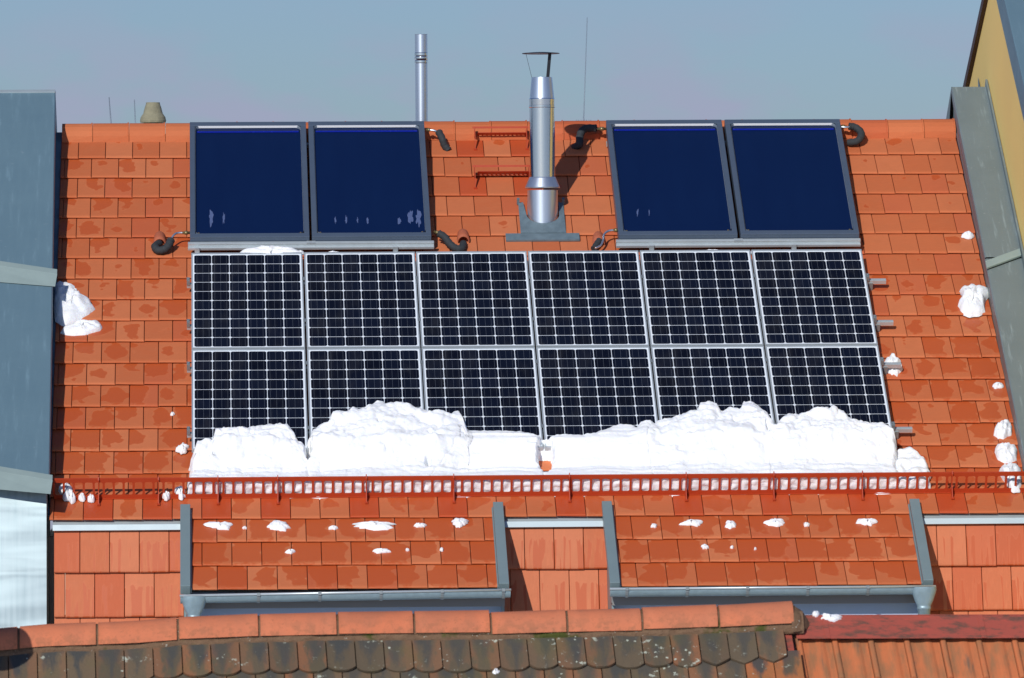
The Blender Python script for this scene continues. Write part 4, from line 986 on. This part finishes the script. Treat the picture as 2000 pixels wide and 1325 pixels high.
# ------------------------------------------------------------------ near roofs along the bottom of the picture
def near_frame(pA, DA, pB, DB, pitch):
    A = CAM + ray(*pA)*(DA/ray(*pA).dot(fwd)); B = CAM + ray(*pB)*(DB/ray(*pB).dot(fwd))
    ax = (B-A).normalized(); hn = Vector((ax.y, -ax.x, 0)).normalized()
    if hn.y > 0: hn = -hn
    dn = hn*math.cos(pitch) - upv*math.sin(pitch); dn = (dn - ax*dn.dot(ax)).normalized(); nn = ax.cross(dn); nn = nn if nn.z > 0 else -nn
    return A, B, ax, dn, nn, (B-A).length
A, B, ax, dn, nn, LN = near_frame((-300, 1236.5), 37.85, (1548, 1176), 38.2, math.radians(45))
sag_tab = []
for x, y in [(-300,1244),(-100,1234),(17,1224),(91,1218),(183,1215),(260,1212),(347,1205),(500,1199),(653,1196),(800,1195),(952,1194),(1102,1189.5),(1249,1187),(1399,1182),(1548,1174)]:
    s_ = (x+300)/1848*LN; ly = 1236.5+(1176-1236.5)*(x+300)/1848; sag_tab.append((s_, -(y-ly)/342))
def ND(s, d, n=0): return A + ax*s + dn*d + nn*n + upv*(interp(sag_tab, s)-.05)
def s_of(x): return (x+300)/1848*LN
nh = thing('neighbouring_roof', ND(LN/2, 0), 'old near roof of dark lichen covered plain tiles with orange ridge tiles', 'roof')
f = MB(); hn_ = Vector((ax.y, -ax.x, 0)).normalized(); hn_ = -hn_ if hn_.y > 0 else hn_
vs = []
for i in range(121):
    s_ = LN*i/120; C_ = A+ax*s_+upv*(interp(sag_tab, s_)-.13)
    for k in range(11):
        an = math.radians(-88+176*k/10); q_ = .118+.005*noise.noise(Vector((s_*20, k*.7, 2))); vs.append(C_+hn_*math.sin(an)*q_+upv*math.cos(an)*q_)
f.add(vs, [(i*11+k, (i+1)*11+k, (i+1)*11+k+1, i*11+k+1) for i in range(120) for k in range(10)], smooth=True)
f.build('joint_mortar', M['mortar'], nh)
f = MB(); bounds = [-270, -118, 34, 186, 343, 501, 653.6, 803, 952.8, 1102, 1249, 1399, 1548]
for a_, b_ in zip(bounds, bounds[1:]):
    sa_, sb_ = s_of(a_)+.007, s_of(b_)-.007; c = rr.random(); j = rr.uniform(-.007,.007); n = 14; vs = []; nsec = 6; cols = []
    for i in range(nsec+1):
        s_ = sa_+(sb_-sa_)*i/nsec; r_ = .130*(1+.02*(i/nsec)); zo = interp(sag_tab, (sa_+sb_)/2+(s_-(sa_+sb_)/2)*.9)
        C_ = A+ax*s_+upv*(zo-.13+j)
        hn = Vector((ax.y, -ax.x, 0)).normalized(); hn = -hn if hn.y > 0 else hn
        for k in range(n+1):
            an = math.radians(-85+170*k/n); vs.append(C_+hn*math.sin(an)*r_+upv*math.cos(an)*r_)
    for i in range(nsec):
        for k in range(n):
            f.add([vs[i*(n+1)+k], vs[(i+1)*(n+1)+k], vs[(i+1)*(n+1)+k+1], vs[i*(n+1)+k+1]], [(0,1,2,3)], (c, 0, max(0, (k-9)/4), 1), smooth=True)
    for i, flip in ((0, 1), (nsec, 0)):
        ring = vs[i*(n+1):(i+1)*(n+1)]; f.add(ring, [tuple(range(n+1))], (c, 0, .3, 1))
fo = f.build('ridge_tiles', M['old_ridge'], nh, attr=True)
bmx = bmesh.new(); bmx.from_mesh(fo.data); bmesh.ops.remove_doubles(bmx, verts=bmx.verts, dist=.0004); bmx.to_mesh(fo.data); bmx.free()
f = MB(); nx, ny = 420, 12; vs = []
for j in range(ny+1):
    for i in range(nx+1):
        s_ = (LN+.05)*i/nx; q = j/ny; d = .05+.118*q; 
        b_ = .026*math.cos(q*math.pi/2)**.8 + .010*noise.fractal(Vector((s_*9, q*2, 3)), .8, 2.2, 4) + .008*max(0, noise.noise(Vector((s_*3.2, q, 8)))-.1)
        vs.append(ND(s_, d+.014*noise.noise(Vector((s_*7, 2, 2))), max(.008, b_+.012) if j < ny else -.02))
f.add(vs, [(j*(nx+1)+i, (j+1)*(nx+1)+i, (j+1)*(nx+1)+i+1, j*(nx+1)+i+1) for j in range(ny) for i in range(nx)], smooth=True)
f.build('mortar_bed', M['mortar'], nh)
f = MB(); pb = .1635
def beaver(s0, s1, d0, d1, col, wild=0):
    n = 8; w = s1-s0; pts = []
    j1, j2 = rr.uniform(-.004,.004), rr.uniform(-.006,.006)
    cut = .030 if not wild else .045
    for k in range(n+1):
        q = k/n; x = s0+.003+(w-.006)*q
        if wild: y = d1-cut*abs(2*q-1)**1.2
        else: y = d1-cut*(abs(2*q-1)**2.6)
        pts.append((x, y+j2))
    T = .016; lift = .034+j1*1.6
    topv = [(s0+.003, d0), (s0+w-.003, d0)]
    vs = [ND(topv[0][0], d0, .004), ND(topv[1][0], d0, .004)] + [ND(x, y, lift) for x, y in reversed(pts)]
    m_ = len(vs); fs = [tuple(range(m_))]
    tv = [(.05, 0), (.95, 0)] + [((x-s0)/w, (y-d0)/(d1-d0)) for x, y in reversed(pts)]; tv += tv[2:]
    vs += [p - nn*T for p in vs[2:]]
    fs += [(2+k, m_+k, m_+k+1, 3+k) for k in range(n)]
    vs += [ND(topv[0][0], d0, -.01), ND(topv[1][0], d0, -.01)]; tv += [(0,0),(1,0)]; o = m_+n+1
    fs += [(0, 2+n, m_+n, o), (1, o+1, m_, 2)]
    fs = [tuple(reversed(q)) for q in fs]
    f.add(vs, fs, col, uvs=[[tv[q] for q in f_] for f_ in fs])
base_s = s_of(405.)
for row in range(0, 4):
    dB = .418+row*.20
    ph = base_s + (pb/2 if row % 2 else 0)
    k0 = int(-ph/pb)-1
    for k in range(k0, 60):
        a_ = ph+k*pb
        if a_ > s_of(1518) - (.03*row): break
        beaver(a_, a_+pb, dB-.30, dB, (rr.random(), 1.0 if (row == 1 and a_ > s_of(1440)) else rr.random()*.55, 0, 1), wild=a_ > s_of(1350) and row == 0)
f.build('plain_tiles', M['old_tile'], nh, attr=True)
f = MB(); hn = Vector((ax.y, -ax.x, 0)).normalized(); hn = -hn if hn.y > 0 else hn
P = ND(LN*.5, 1.0); D_ = 1.4
f.add([ND(0,.0,-.03), ND(LN-.12,.0,-.03), ND(LN-.12,3.2,-.03), ND(0,3.2,-.03)], [(0,1,2,3)])
q0, q1 = ND(0,0,-.03), ND(LN-.12,0,-.03); bk = -hn*math.cos(math.pi/4)-upv*math.sin(math.pi/4)
f.add([q0, q1, q1+bk*3.2, q0+bk*3.2], [(0,3,2,1)])
f.build('roof_deck', M['mortar'], nh)
f = MB(); a1 = ND(0,2.9,-.1); b1 = ND(LN-.12,2.9,-.1); dp = -hn*4.1
f.box(Vector((a1.x,a1.y,0)), Vector((b1.x-a1.x, b1.y-a1.y, 0)), dp, (0,0,a1.z)); f.add([q1-upv*.02, b1, b1+dp], [(0,1,2)]); f.add([q0-upv*.02, a1, a1+dp], [(0,2,1)])
f.build('wall', M['render_wall'], nh)
# mortar end of the ridge
f = MB(); E0 = ND(LN, 0, 0); vs = []
for j in range(9):
    for i in range(13):
        an = math.radians(-100+200*i/12); r_ = .125*(1-.8*(j/8)**2.2)*(1+.12*noise.noise(Vector((i*.8, j*.7, 3)))); vs.append(E0+ax*(-.02+.115*j/8)+upv*(-.10+math.cos(an)*r_)+hn*math.sin(an)*r_*1.1)
f.add(vs, [(j*13+i, j*13+i+1, (j+1)*13+i+1, (j+1)*13+i) for j in range(8) for i in range(12)], smooth=True); f.build('mortar_end', M['mortar'], nh)

A2, B2, ax2, dn2, nn2, LN2 = near_frame((1540, 1214), 38.25, (2300, 1212), 38.55, math.radians(45))
def N2(s, d, n=0): return A2 + ax2*s + dn2*d + nn2*n
n2 = thing('neighbouring_roof', N2(LN2/2, 0), 'near roof of orange interlocking tiles below a red painted metal ridge', 'roof')
f = MB(); f.box(N2(.02,0,.046), ax2*(LN2-.02), dn2*.178, nn2*.004+dn2*.002); bk2 = Vector((-dn2.x, -dn2.y, dn2.z))
f.box(N2(.02,0,.05), ax2*(LN2-.02), bk2*.178, upv*.004)
for x in (1602, 1905): 
    s_ = (x-1540)/760*LN2; f.box(N2(s_,.001,.0505), ax2*.03, dn2*.178, nn2*.004)
f.build('metal_ridge', M['red_metal'], n2, bevel=.002)
f = MB(); pr_ = .2095; prof = [(0,.010),(.015,.022),(.05,.027),(.11,.027),(.15,.022),(.165,.004),(.30,.0),(.52,.003),(.58,.008),(.66,.010),(.74,.008),(.82,.002),(.95,.002),(1.0,.004)]
for row in range(4):
    d0, d1 = .14+row*.32, .468+row*.32
    for k in range(0, 16):
        s0 = (1547-1540)/760*LN2 + k*pr_; s0 += 0; j = rr.uniform(-.003,.003); kk = rr.uniform(-.004,.004)
        vs = []
        for (d, lift) in ((d0, -.006), (d1-.02, .014), (d1-.004, .013), (d1+.0, .004), (d1+.0, -.03)):
            for (x, h) in prof: vs.append(N2(s0+x*pr_*.997, d+kk*(d > d0), max(-.02, h*(1 if lift > -.03 else .3))+lift+j))
        m_ = len(prof); f.add(vs, [(i*m_+q, (i+1)*m_+q, (i+1)*m_+q+1, i*m_+q+1) for i in range(4) for q in range(m_-1)], (rr.random(), rr.random(), 0, 1))
f.build('interlocking_tiles', M['pan_tile'], n2, attr=True)
f = MB(); s_ = -.05
f.add([N2(s_-.02,.12,.05), N2(s_+.045,.12,.045), N2(s_+.05,1.6,.05), N2(s_-.015,1.6,.055)], [(0,3,2,1)]); f.add([N2(s_-.02,.12,.05), N2(s_-.015,1.6,.055), N2(s_-.015,1.6,-.1), N2(s_-.02,.12,-.1)], [(0,1,2,3)]); 
f.add([N2(s_+.045,.12,.045), N2(s_+.045,.12,-.02), N2(s_+.05,1.6,-.02), N2(s_+.05,1.6,.05)], [(0,1,2,3)])
f.build('verge_flashing', M['red_metal'], n2)
f = MB(); hn2 = Vector((dn2.x, dn2.y, 0)).normalized(); a1 = N2(-.05,2.9,-.12); b1 = N2(LN2,2.9,-.12)
f.box(Vector((a1.x,a1.y,0)), Vector((b1.x-a1.x, b1.y-a1.y, 0)), -hn2*4.1, (0,0,a1.z)); f.add([N2(-.05,0,-.06), N2(LN2,0,-.06), N2(LN2,3.1,-.06), N2(-.05,3.1,-.06)], [(0,3,2,1)])
f.add([N2(-.05,0,-.06), N2(LN2,0,-.06), N2(LN2,0,-.06)+bk2*3.1, N2(-.05,0,-.06)+bk2*3.1], [(0,1,2,3)]); f.add([N2(-.05,0,-.06), N2(-.05,2.9,-.12), N2(-.05,2.9,-.12)-hn2*4.1], [(0,1,2)])
f.build('wall', M['render_wall'], n2)
# unseen dish, added outside the frame to throw shadow on the near roof
def nfr(frm, y_off=0):
    def fn(X, Y, H):
        d = ray(X, Y); P0 = frm(0,0,0); nrm = nn if frm is ND else nn2
        t_ = ((P0 + nrm*H) - CAM).dot(nrm)/d.dot(nrm); return CAM + d*t_
    return fn
c_ = nfr(ND)(12, 1272, .02)
dc = c_ + sdir*1.35
t = thing('satellite_dish', ND(.2, .1), 'satellite dish on a mast beside the near ridge, left of the view', 'satellite dish')
f = MB(); axd = (sdir*.9 + Vector((0,-.3,.1))).normalized(); f.lathe(dc, [(.001,0),(.06,.004),(.12,.016),(.155,.03),(.155,.034),(.12,.02),(.001,.004)], 36, axis=axd); f.build('dish', M['collector_frame'], t)
f = MB(); f.tube([dc, dc+Vector((-.3,.05,-.15)), Vector((dc.x-.3, dc.y+.05, ND(.1,0).z-.3))], .02, 10); f.build('mast', M['mast'], t)
blob(968, 1317, 18, 13, 'white snow lump at the foot of the dark plain tiles in front', t=.03, base=.02, fr=nfr(ND), group='snow bits on the near roofs')
blob(1305, 1309, 17, 6, 'flat snow bit between two dark plain tiles in front', t=.01, base=.012, fr=nfr(ND), group='snow bits on the near roofs')
blob(1622, 1206, 38, 15, 'thin snow patch on the red metal ridge', t=.012, base=.056, fr=nfr(N2), group='snow bits on the near roofs', lumpy=.6)
blob(1593, 1199, 14, 9, 'tiny snow bit at the left end of the red metal ridge', t=.012, base=.056, fr=nfr(N2), group='snow bits on the near roofs', lumpy=.5)
bpy.context.view_layer.update()
